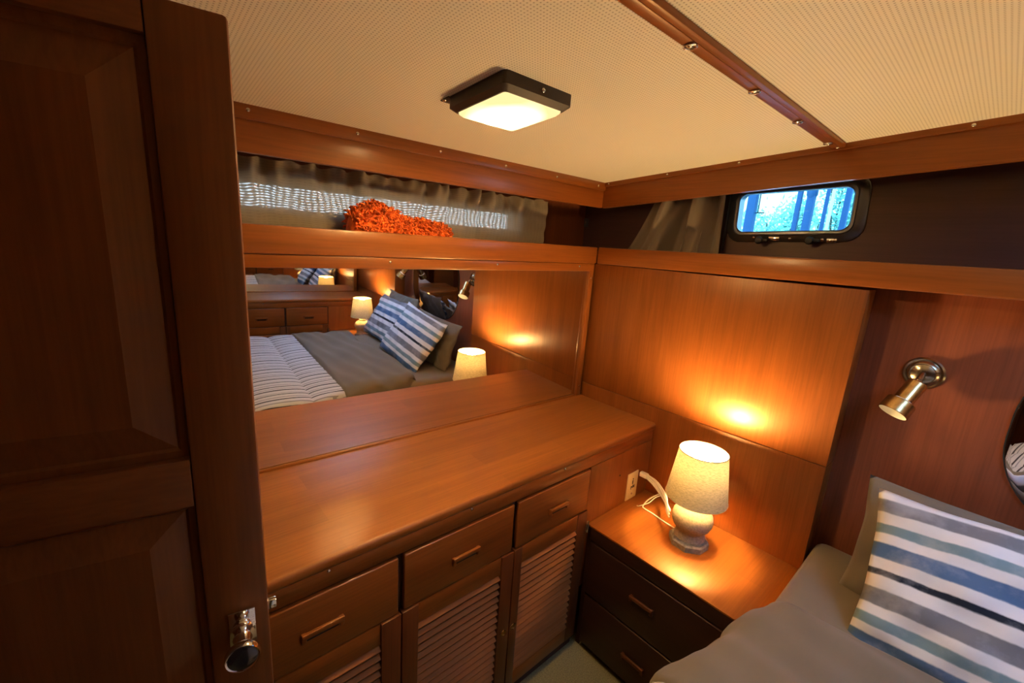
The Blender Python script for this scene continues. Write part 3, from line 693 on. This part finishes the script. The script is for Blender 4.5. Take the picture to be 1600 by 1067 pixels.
fr = obj('sash', frame_ring([(h-0.006, v_-0.006, 0.028, X_AFT+0.012), (h-0.006, v_-0.006, 0.028, X_AFT-0.018), (h-0.002, v_-0.002, 0.030, X_AFT-0.022), (h+0.006, v_+0.006, 0.036, X_AFT-0.022), (h+0.009, v_+0.009, 0.038, X_AFT-0.017), (h+0.002, v_+0.002, 0.033, X_AFT-0.012), (h+0.002, v_+0.002, 0.033, X_AFT+0.012)]), M['window_frame'], w1)
gb = bmesh.new(); gp = rrect(h+0.000, v_+0.000, 0.033)
f0 = [gb.verts.new((X_AFT-0.013, cyw+p[0], czw+p[1])) for p in gp]; f1 = [gb.verts.new((X_AFT-0.008, cyw+p[0], czw+p[1])) for p in gp]
gb.faces.new(f0); gb.faces.new(f1[::-1])
for k in range(len(gp)): gb.faces.new((f0[k], f0[(k+1) % len(gp)], f1[(k+1) % len(gp)], f1[k]))
obj('pane', xform(gb, TILT), M['blue_glass'], w1)
for yy in (-0.722, -0.893):
    zz = 1.822 + (yy+0.722)*-0.03
    kb = lathe([(0.006, 0.0), (0.006, 0.020), (0.013, 0.022), (0.015, 0.030), (0.011, 0.038), (0.004, 0.040)], (X_AFT-0.012, yy, zz), (-1, 0, 0), 16)
    bx(X_AFT-0.036, X_AFT-0.022, yy-0.028, yy+0.004, zz-0.006, zz+0.007, 0.004, bm=kb)
    obj('clamp_knob', kb, M['rubber'], w1)
for yy, ww in ((-0.766, 0.020), (-0.955, 0.016)):
    obj('striker_plate', bx(X_AFT-0.019, X_AFT-0.0125, yy-ww, yy+ww, 1.824, 1.838, 0.003), M['chrome'], w1)
for yy in (-0.690, -0.820, -0.925): screw(w1, (X_AFT-0.013, yy, 1.833), (-1, 0, 0))
# slim metal bead to the left of the porthole
obj('side_bead', bx(X_AFT-0.012, X_AFT-0.0005, -0.5750, -0.5690, 1.772, 2.000, 0.001), M['window_frame'], w1)

def cloth_curtain(u, v):
    # u: left -> right (y decreasing), v: bottom -> top; gathered upwards to the right
    yb = -0.125 - 0.455*u; yt = -0.275 - 0.295*u
    y = yb+(yt-yb)*(v**0.8); zz = 1.748 + v*(2.03-1.748)
    env = min(1, u*6)*min(1, (1-u)*8)
    f = 0.030*sin(u*15.5+1.4*v)+0.014*sin(u*31-2*v)+0.008*sin(u*11+5*v)+0.045*math.exp(-((u-0.53-0.05*v)/0.045)**2)
    x = 0.060 + env*f - 0.012*math.exp(-((u-0.70)/0.06)**2)*(1.2 if v > 0.38 else 0.2)
    if 0.62 < u < 0.80 and v < 0.4: x += 0.012
    return Vector((max(0.027, min(x, 0.105)), y, zz))
tag(obj('porthole_curtain', grid(cloth_curtain, 80, 26), M['curtain2'], origin=(0.07, -0.36, 1.748), smooth=80), 'bunched taupe curtain hanging to the left of the porthole', 'curtain')

def side_curtain(u, v):
    x = -2.0 + u*1.757; zz = 1.7395 + v*(1.945+0.007*(x+2.0)-1.7395)
    g = max(0, (v-0.35)/0.65)
    y = 0.158 + (0.010+0.012*g)*(0.75*sin(u*95+2.6*sin(u*17)+1.2*sin(u*41))+0.35*sin(u*163+2*sin(u*29))) * (0.35+0.65*g) + 0.006*sin(u*41+3*v) + 0.003*sin(v*20+u*8)
    if v > 0.85: y += 0.007*sin(u*210)*(v-0.85)/0.15; zz += 0.004*sin(u*150)*(v-0.85)/0.15
    return Vector((x, min(y, 0.195), zz))
tag(obj('side_curtain', grid(side_curtain, 420, 24), M['sheer'], origin=(-1.12, 0.158, 1.7395), smooth=80), 'long gathered taupe curtain on the side shelf, daylight glowing through its weave', 'curtain')
# the narrow side window behind it
w2 = thing('window_2', '', '', (-1.2, Y_L+0.02, SLIT[2])); struct(w2)
for k in ('label', 'category'):
    if k in w2: del w2[k]
obj('pane', bx(SLIT[0], SLIT[1], Y_L+0.022, Y_L+0.026, SLIT[2], SLIT[3]), M['clear_glass'], w2)
fb = bmesh.new()
for z0 in (SLIT[2]-0.010, SLIT[3]-0.002): bx(SLIT[0], SLIT[1], Y_L-0.004, Y_L-0.0005, z0, z0+0.012, bm=fb)
obj('frame', fb, M['window_frame'], w2)
# deck hatch added overhead, out of view, to bring cool daylight onto the bed
w3 = thing('added_hatch', '', '', ((HX0+HX1)/2, (HY0+HY1)/2, 2.2)); struct(w3)
for k in ('label', 'category'):
    if k in w3: del w3[k]
hz = ceil_h(-0.6, YC)
fb = bmesh.new()
for a in ((HX0-0.03, HX0, HY0-0.03, HY1+0.03), (HX1, HX1+0.03, HY0-0.03, HY1+0.03), (HX0, HX1, HY0-0.03, HY0), (HX0, HX1, HY1, HY1+0.03)): bx(a[0], a[1], a[2], a[3], hz-0.045, hz+0.06, bm=fb)
obj('frame', fb, M['wood_x'], w3); obj('pane', bx(HX0, HX1, HY0, HY1, hz+0.045, hz+0.052), M['added_hatch_glass'], w3)

# small plate in the corner
lp = thing('corner_plate', 'small dark switch plate in the corner behind the shelf, right of the curtain', 'plate', (X_AFT-0.002, 0.187, 1.884))
obj('plate', bx(X_AFT-0.006, X_AFT-0.0008, 0.172, 0.198, 1.862, 1.906, 0.001), M['window_frame'], lp)
obj('toggle', bx(X_AFT-0.011, X_AFT-0.006, 0.181, 0.188, 1.876, 1.892, 0.001), M['chrome'], lp)

# ------------------------------------------------------------------ orange shaggy bundle
def shag_h(x):
    t = (x+1.242)/0.40
    if t <= 0 or t >= 1: return 0
    a = 0.135*max(0, 1-((t-0.25)/0.27)**2)**0.5 if abs(t-0.25) < 0.27 else 0
    c = 0.080*max(0, 1-((t-0.55)/0.46)**6)**0.5 if abs(t-0.55) < 0.46 else 0
    return max(a*0.86, c*(1-0.28*t))
def shag_base(u, v):
    x = -1.242+u*0.40; hh = shag_h(x)*0.86+0.004; a = pi*v
    return Vector((x, 0.078-0.045*cos(a)*(0.4+0.6*min(1, hh/0.08)), 1.7395+hh*sin(a)+0.012*sin(x*70)*sin(a)*0.3))
sg = thing('shaggy_bundle', 'bright orange shaggy bundle lying on the side shelf before the curtain', 'bundle', (-1.04, 0.078, 1.737))
obj('core', grid(shag_base, 40, 12), M['orange'], sg, smooth=80)
tb = bmesh.new()
for k in range(1400):
    u, v = random.uniform(0.02, 0.98), random.uniform(0.05, 0.85); p = shag_base(u, v)
    p.z = max(p.z, 1.744)
    nrm = Vector((random.uniform(-0.6, 0.6), -cos(pi*v)+random.uniform(-0.4, 0.4), sin(pi*v)*0.8+random.uniform(-0.5, 0.3))).normalized()
    L = random.uniform(0.014, 0.028); dr = Vector((random.uniform(-0.3, 0.3), 0, -0.5))*L*0.5
    e = p+nrm*L+dr; e.z = max(e.z, 1.745); e.y = max(e.y, 0.026)
    tube([p, p+nrm*L*0.6, e], [0.0030, 0.0034, 0.0020], 5, tb)
o = obj('strands', tb, M['orange'], sg, smooth=80); o['kind'] = 'stuff'

# ------------------------------------------------------------------ ceiling lamp
cl = thing('ceiling_lamp', 'square brown ceiling lamp with glowing frosted lens', 'lamp', (-1.064, -0.511, 2.09))
def on_ceiling(b):
    for v in b.verts:
        v.co.z += ceil_h(v.co.x, v.co.y)
    return b
cx_, cy_ = -1.064, -0.511; hs = 0.108
def sq(hx, hy, z): return [(cx_-hx, cy_-hy, z), (cx_+hx, cy_-hy, z), (cx_+hx, cy_+hy, z), (cx_-hx, cy_+hy, z)]
b = bmesh.new(); lv = [(hs, 0.002), (hs, -0.026), (hs-0.012, -0.036), (0.092, -0.036), (0.092, -0.028), (0.088, 0.002)]
rings = []
for s_, z in lv:
    out = []
    for px, py in rrect(s_, s_, 0.012 if s_ > 0.093 else 0.008, 3): out.append(b.verts.new((cx_+px, cy_+py, z)))
    rings.append(out)
for a, c in zip(rings, rings[1:]):
    for k in range(len(a)): b.faces.new((a[k], a[(k+1) % len(a)], c[(k+1) % len(a)], c[k]))
bx(cx_-hs-0.004, cx_+0.06, cy_+hs-0.008, cy_+hs+0.028, -0.003, 0.001, 0.001, bm=b)
obj('housing', on_ceiling(b), M['bronze'], cl, smooth=30)
b = bmesh.new(); rings = []
for s_, z in ((0.0915, -0.030), (0.0910, -0.039), (0.084, -0.045), (0.06, -0.0475), (0.0, -0.048)):
    rings.append([b.verts.new((cx_+px*(1), cy_+py, z)) for px, py in (rrect(s_, s_, 0.010*s_/0.09+1e-5, 4) if s_ else [(1e-4*cos(i), 1e-4*sin(i)) for i in [2*pi*k/20 for k in range(20)]])])
for a, c in zip(rings, rings[1:]):
    for k in range(len(a)): b.faces.new((a[k], a[(k+1) % len(a)], c[(k+1) % len(a)], c[k]))
b.faces.new(rings[-1])
le = obj('lens', on_ceiling(b), M['lens'], cl, smooth=60)
screw(cl, (cx_-hs-0.0, cy_+hs+0.016, ceil_h(cx_-hs, cy_+hs)-0.003), (0, 0, -1))
screw(cl, (cx_+0.006, cy_-hs-0.0005, ceil_h(cx_, cy_-hs)-0.014), (0, -1, 0))

# ------------------------------------------------------------------ reading sconces
def make_sconce():
    py, pz = -1.281, 1.422; s = thing('reading_light', 'aged brass swivel reading light with white inner cup, beside the bed', 'light', (X_AFT, py, pz))
    prof = [(0.052, 0.0008), (0.053, 0.006), (0.048, 0.011), (0.043, 0.010), (0.040, 0.015), (0.033, 0.020), (0.030, 0.019), (0.022, 0.023), (0.012, 0.026), (0.004, 0.027)]
    obj('wall_plate', lathe(prof, (X_AFT, py, pz), (-1, 0, 0), 48), M['plate_metal'], s, smooth=25)
    piv = Vector((0.062, -1.279, 1.396)); mouth = Vector((0.000, -1.243, 1.296)); ax = (mouth-piv).normalized()
    jb = tube([(X_AFT-0.024, py, pz), (0.078, py+0.001, pz-0.008), piv+ax*0.012], [0.010, 0.009, 0.010], 14)
    bx(piv.x-0.012, piv.x+0.012, piv.y-0.006, piv.y+0.006, piv.z-0.012, piv.z+0.014, 0.004, bm=jb)
    obj('swivel', jb, M['plate_metal'], s)
    L = (mouth-piv).length
    hp = [(0.006, -0.002), (0.024, 0.0), (0.0265, 0.004), (0.0265, L*0.60), (0.0275, L*0.62), (0.0385, L*0.64), (0.0395, L*0.66), (0.0405, L-0.004), (0.042, L), (0.0385, L)]
    hd = obj('head', lathe(hp, piv, ax, 40, (True, False)), M['brass'], s, smooth=25)
    obj('cup', lathe([(0.0383, L-0.0005), (0.034, L*0.75), (0.022, L*0.5), (0.004, L*0.45)], piv, ax, 32, (False, True)), M['white_paint'], s, smooth=60)
    return s
sconce = make_sconce()
across(sconce, 'aged brass reading light on the far side of the bed, seen in the mirror')

# round-cornered mirror on the transom
om = thing('headboard_mirror', 'round-cornered mirror on the transom over the pillows, cut by the right edge', 'mirror', (X_AFT, YC, 1.28))
def plate_ring(b, d, x): return [b.verts.new((x, -1.928+p[0], 1.315+p[1])) for p in rrect(0.432+d, 0.295+d, 0.26+d, 14)]
def loft(b, rings, closed=False):
    for a, c in zip(rings, rings[1:]+(rings[:1] if closed else [])):
        for k in range(len(a)): b.faces.new((a[k], a[(k+1) % len(a)], c[(k+1) % len(a)], c[k]))
b = bmesh.new(); rr = [plate_ring(b, d, x) for d, x in ((0, X_AFT-0.0008), (0, X_AFT-0.006), (-0.012, X_AFT-0.009))]
loft(b, rr); b.faces.new(rr[-1]); obj('glass', b, M['mirror'], om, smooth=20)
b = bmesh.new(); loft(b, [plate_ring(b, d, x) for d, x in ((0.001, X_AFT-0.0006), (0.004, X_AFT-0.0006), (0.004, X_AFT-0.007), (0.001, X_AFT-0.007))], True)
obj('edge_band', b, M['mirror_edge'], om)

# ------------------------------------------------------------------ bed
bb = thing('bed_base', 'built-in wooden bed base under the mattress', 'bed', (-0.8, YC, 0))
obj('side_board', bx(-1.70, 0.11, -1.150, -1.130, 0.0, 0.44, 0.002), M['wood_x'], bb)
obj('side_board', bx(-1.70, 0.11, 2*YC+1.130, 2*YC+1.150, 0.0, 0.44, 0.002), M['wood_x'], bb)
obj('foot_board', bx(-1.70, -1.68, 2*YC+1.1305, -1.1305, 0.0, 0.44, 0.002), M['wood_y'], bb)
obj('platform', bx(-1.68, 0.11, 2*YC+1.131, -1.131, 0.40, 0.44), M['wood_x'], bb)
mt_ = thing('mattress', 'mattress covered with a taupe fitted sheet, below the pillows', 'mattress', (-0.8, YC, 0.442))
MZ = 0.718
def mat_fn():
    b = bx(-1.66, 0.105, 2*YC+1.122, -1.122, 0.442, MZ)
    ed = [e for e in b.edges]
    bmesh.ops.bevel(b, geom=ed, offset=0.045, segments=5, profile=0.6, affect='EDGES')
    return b
obj('fitted_sheet', mat_fn(), M['sheet'], mt_, smooth=60)

cf = thing('comforter', 'grey and striped comforter folded back across the bed', 'comforter', (-1.05, YC, MZ))
def ye(x):
    pts = [(-0.36, -1.150), (-0.45, -1.115), (-0.60, -1.085), (-0.85, -1.045), (-1.05, -0.995), (-1.75, -0.975)]
    for (a, ya), (c, yc) in zip(pts, pts[1:]):
        if x <= a and x >= c: return ya+(yc-ya)*(x-a)/(c-a)
    return pts[0][1] if x > -0.36 else pts[-1][1]
def drape(x, s, lift, rr=0.07, drop=0.26, wob=0.0):
    """s in -1..1 across the bed; rounds over both edges and hangs down"""
    y1 = ye(x); half = YC*-1 + y1    # distance from centre line to the edge
    flat = half-rr; arc = rr*pi/2; tot = flat+arc+drop; d = abs(s)*tot; top = MZ+lift
    if d < flat: y, z = d, top
    elif d < flat+arc:
        a = (d-flat)/rr; y, z = flat+rr*sin(a), top-rr*(1-cos(a))
    else: y, z = half, top-rr-(d-flat-arc)
    side = 1 if s >= 0 else -1
    z += wob*(0.5+0.5*cos(x*9+s*4))
    if d >= flat+arc*0.6: y += 0.012*sin(x*21+1.0)+0.006*sin(x*47)
    return Vector((x, YC+side*y, z))
def quilt(u, v):
    x = -0.80-u*0.93; s = -1+2*v
    q = abs(sin((x+1.12)/0.32*pi))**0.5
    seam = 0.022*(q-1)
    rib = 0.005*abs(sin(s*1.55/0.075*pi*0.5))
    p = drape(x, s, 0.032+seam+rib*q, 0.07, 0.24); return p
obj('striped_cover', grid(quilt, 110, 150), M['comforter'], cf, smooth=80)
def band(u, v):
    # the turned-back fold: a rounded roll at each edge, soft wrinkles
    x = -0.43-u*0.51; s = -1+2*v
    e = min(u, 1-u)*0.5; rnd = math.sqrt(max(0, 1-(max(0, 0.018-e)/0.018)**2))
    wr = 0.006*sin(x*26+s*5)+0.004*sin(x*50-s*9)+0.004*sin(s*13+x*7)
    lift = 0.006+0.052*rnd+wr*rnd
    if 0 < u < 0.06: x += 0.01*sin(s*6)
    x += 0.03*sin(s*2.0)*(1-u)
    return drape(x, s, lift, 0.075, 0.24)
obj('turned_back_band', grid(band, 60, 130), M['band'], cf, smooth=80)

def pillow(name, label, low, upv, along, w_, h_, th, mat, group=None, seed=1, crumple=0.010):
    """low: middle of the lower edge, upv: direction up the face, along: direction of the length"""
    rnd = random.Random(seed); upv = Vector(upv).normalized(); along = Vector(along); along = (along-upv*along.dot(upv)).normalized()
    nrm = along.cross(upv).normalized()
    if nrm.x > 0: nrm = -nrm
    cen = Vector(low)+upv*h_/2
    ph = [rnd.uniform(0, 6) for _ in range(6)]
    b = bmesh.new(); nu, nv = 44, 30
    def prof(u, v, side):
        a, c = 2*u-1, 2*v-1
        t = th*0.5*((1-abs(a)**2.6)*(1-abs(c)**2.2))**0.62
        pin = 1-0.05*(1-abs(c)**2)*abs(a)**6; pin2 = 1-0.07*(1-abs(a)**2)*abs(c)**6
        X, Y = a*w_/2*pin, c*h_/2*pin2
        wr = 0.006*sin(a*7+ph[0]+c*4)*sin(c*9+ph[1]) + 0.004*sin(a*17+ph[2]-c*11) + 0.007*sin(5*c+ph[3])*a*a
        cr = noise.noise(Vector((X*9+ph[0], Y*9, ph[1])))*0.5+noise.noise(Vector((X*22, Y*14+ph[2], side)))*0.25
        Z = side*(t + crumple*cr*min(1, t/0.015)) + wr*min(1, t/0.02) + 0.008*sin(a*9+ph[4])*abs(c)**8 + 0.008*sin(c*8+ph[5])*abs(a)**8
        return Vector((X, Y, Z))
    for side in (1, -1):
        V = [[b.verts.new(prof(i/nu, j/nv, side)) for j in range(nv+1)] for i in range(nu+1)]
        for i in range(nu):
            for j in range(nv): b.faces.new((V[i][j], V[i+1][j], V[i+1][j+1], V[i][j+1]))
    bmesh.ops.remove_doubles(b, verts=b.verts[:], dist=0.0004)
    bmesh.ops.recalc_face_normals(b, faces=b.faces[:])
    me = bpy.data.meshes.new(name); b.to_mesh(me); b.free(); me.materials.append(mat)
    for p in me.polygons: p.use_smooth = True
    o = bpy.data.objects.new(name, me); C.objects.link(o)
    R = Matrix((along, upv, nrm)).transposed().to_4x4(); R.translation = cen; o.matrix_world = R
    return tag(o, label, 'pillow', group)
lean = (0.25, 0.03, 0.363)
pillow('striped_pillow', 'blue grey and white striped pillow leaning nearest the reading light', (-0.366, -1.650, 0.712), lean, (-0.10, -1, -0.03), 0.70, 0.475, 0.13, M['pillow_stripes'], seed=3)
pillow('striped_pillow', 'blue grey and white striped pillow farther across the bed, seen in the mirror', (-0.28, -2.330, 0.726), (0.21, 0, 0.36), (0.03, -1, 0.02), 0.68, 0.435, 0.13, M['pillow_stripes'], seed=8)
pillow('grey_pillow', 'taupe grey pillow behind the nearer striped pillow', (-0.138, -1.585, 0.706), (0.120, 0.005, 0.36), (-0.04, -1, 0), 0.70, 0.395, 0.11, M['grey_pillow'], seed=4, crumple=0.030)
pillow('grey_pillow', 'taupe grey pillow behind the farther striped pillow, seen in the mirror', (-0.110, -2.300, 0.735), (0.10, 0, 0.40), (0, -1, 0.04), 0.66, 0.43, 0.11, M['grey_pillow'], seed=5, crumple=0.025)

# ------------------------------------------------------------------ open door at the left
ed = Vector((-1.677, -0.667, 0)); da = math.radians(-10)
du = Vector((-cos(da), -sin(da), 0))            # from free edge to hinge
dn = Vector((sin(da), -cos(da), 0))             # towards the camera
def D(s, d, z): return ed + du*s + dn*d + Vector((0, 0, z))
def dbox(s0, s1, d0, d1, z0, z1, bev=0.0, bm=None):
    return hexa([D(s0, d0, z0), D(s1, d0, z0), D(s1, d1, z0), D(s0, d1, z0), D(s0, d0, z1), D(s1, d0, z1), D(s1, d1, z1), D(s0, d1, z1)], bev, bm)
door = thing('door_1', '', '', (ed.x, ed.y, 0)); struct(door)
for k in ('label', 'category'):
    if k in door: del door[k]
DW = 0.62; ST = 0.088
obj('stile', dbox(0, ST, -0.034, 0, 0.01, 2.01, 0.006), M['door'], door)
obj('stile', dbox(DW-ST, DW, -0.034, 0, 0.01, 2.01, 0.004), M['door'], door)
rails = [(0.01, 0.14), (0.66, 0.74), (1.322, 1.400), (1.966, 2.01)]
M['door_x'] = wood('door_mahogany_rail', (0.125, 0.034, 0.008), (0.185, 0.052, 0.012), 0, 0.42, 0.12, spec=0.4)
for z0, z1 in rails: obj('rail', dbox(ST, DW-ST, -0.034, 0, z0, z1, 0.002), M['door_x'], door)
def dpanel(z0, z1):
    b = bmesh.new(); s0, s1 = ST-0.002, DW-ST+0.002
    lv = [(0.0, -0.014), (0.012, -0.016), (0.016, -0.0195), (0.058, -0.0075), (0.062, -0.006), (0.066, -0.006)]
    rings = []
    for ins, dd in lv:
        rings.append([b.verts.new(D(s, dd, z)) for s, z in ((s0+ins, z0+ins), (s1-ins, z0+ins), (s1-ins, z1-ins), (s0+ins, z1-ins))])
    for a, c in zip(rings, rings[1:]):
        for k in range(4): b.faces.new((a[k], a[(k+1) % 4], c[(k+1) % 4], c[k]))
    b.faces.new(rings[-1]); return b
for (a0, a1), (b0, b1) in zip(rails, rails[1:]): obj('raised_panel', dpanel(a1-0.002, b0+0.002), M['door'], door, smooth=20)
kb = D(0.040, 0, 1.092)
obj('knob_plate', dbox(0.020, 0.060, 0.0005, 0.005, 1.045, 1.112, 0.002), M['chrome'], door)
kn = obj('knob', lathe([(0.013, 0.004), (0.015, 0.008), (0.0125, 0.012), (0.0115, 0.026), (0.014, 0.030), (0.0125, 0.034), (0.012, 0.046), (0.020, 0.054), (0.0245, 0.060), (0.0255, 0.066), (0.0235, 0.071), (0.022, 0.070)], D(0.040, 0, 1.080), dn, 40), M['chrome'], door, smooth=40)
obj('knob_face', lathe([(0.0222, 0.0695), (0.018, 0.0715), (0.006, 0.0725), (0.001, 0.0726)], D(0.040, 0, 1.080), dn, 32), M['black_knob'], kn, smooth=60)
obj('latch_bolt', dbox(-0.013, 0.004, -0.022, -0.012, 1.082, 1.100, 0.002), M['chrome'], door)

# ------------------------------------------------------------------ outside the porthole
struct(obj('ground', bx(0.6, 14, -8, 10, -0.9, -0.8), M['ground']))
def post(name, y, x, r, label, mat, top=3.6, knob=False, square=True):
    t = thing(name, label, 'post', (x, y, -0.8))
    obj('shaft', bx(x-r, x+r, y-r, y+r, -0.8, top, r*0.12) if square else lathe([(r, 0), (r, top+0.8)], (x, y, -0.8), n=20), mat, t)
    if knob: obj('cap', lathe([(r*1.0, 0), (r*1.45, 0.03), (r*1.45, 0.12), (r*0.9, 0.17)], (x, y, 2.33), n=16), mat, t)
    return t
G = 'dock posts outside the porthole'
post('dock_post', 0.455, 3.0, 0.040, 'blue post at the left side of the porthole view', M['blue_post'])
post('dock_post', 0.045, 3.0, 0.020, 'thin blue post left of the thickest post in the porthole view', M['blue_post'])
post('dock_post', -0.050, 3.0, 0.031, 'thick blue post with a cap in the middle of the porthole view', M['blue_post'], knob=True)
post('dock_post', -0.175, 3.0, 0.014, 'narrow blue post beside the white pole in the porthole view', M['blue_post'])
post('dock_post', -0.330, 3.0, 0.022, 'rightmost blue post in the porthole view', M['blue_post'])
post('white_pole', -0.240, 2.9, 0.014, 'bright white pole among the blue posts in the porthole view', M['white_post'], square=False)
hk = thing('hanging_rod', 'thin dark rod with a cross bar in the upper left of the porthole view', 'rod', (3.0, 0.392, 2.19))
rb = tube([(3.0, 0.419, 3.3), (3.0, 0.392, 3.3), (3.0, 0.392, 2.21)], 0.006, 6); tube([(3.0, 0.41, 2.205), (3.0, 0.33, 2.205)], 0.006, 6, rb)
obj('rod', rb, M['rubber'], hk)
def shrub(label, x, y, w_, top, n, seed):
    rnd = random.Random(seed); t = thing('shrub', label, 'shrub', (x, y, -0.8), 'shrubs beyond the dock')
    sb = bmesh.new()
    for k in range(7): tube([(x+rnd.uniform(-.2, .2), y+rnd.uniform(-w_, w_)*0.4, -0.8), (x+rnd.uniform(-.3, .3), y+rnd.uniform(-w_, w_)*0.8, top*0.85)], [0.03, 0.01], 6, sb)
    obj('stem', sb, M['stem'], t)
    b = bmesh.new()
    for k in range(n):
        yy = rnd.gauss(0, 0.42); zz = rnd.random()
        lim = top*(1-0.28*abs(yy)**1.5)+rnd.gauss(0, 0.10)
        p = Vector((x+rnd.uniform(-0.3, 0.3), y+yy*w_, 1.2+(lim-1.2)*zz))
        a = Vector((rnd.gauss(0, 1), rnd.gauss(0, 1), rnd.gauss(0, 1))).normalized(); c = a.orthogonal().normalized()
        L = rnd.uniform(0.03, 0.07); W_ = L*0.4
        q = [b.verts.new(p-a*L), b.verts.new(p+c*W_), b.verts.new(p+a*L), b.verts.new(p-c*W_)]
        b.faces.new(q)
    f = obj('leaves', b, M['leaf'], t, smooth=None); f['kind'] = 'stuff'
    return t
shrub('low leafy shrub under the open sky in the porthole view', 8.0, 2.25, 0.75, 2.72, 3000, 1)
shrub('leafy shrub behind the middle posts in the porthole view', 7.2, 1.30, 0.65, 2.86, 3500, 2)
shrub('tall leafy shrub behind the white pole in the porthole view', 6.4, 0.30, 0.6, 3.6, 5000, 3)
shrub('tall leafy shrub behind the rightmost post in the porthole view', 5.6, -0.80, 0.7, 3.7, 5000, 4)
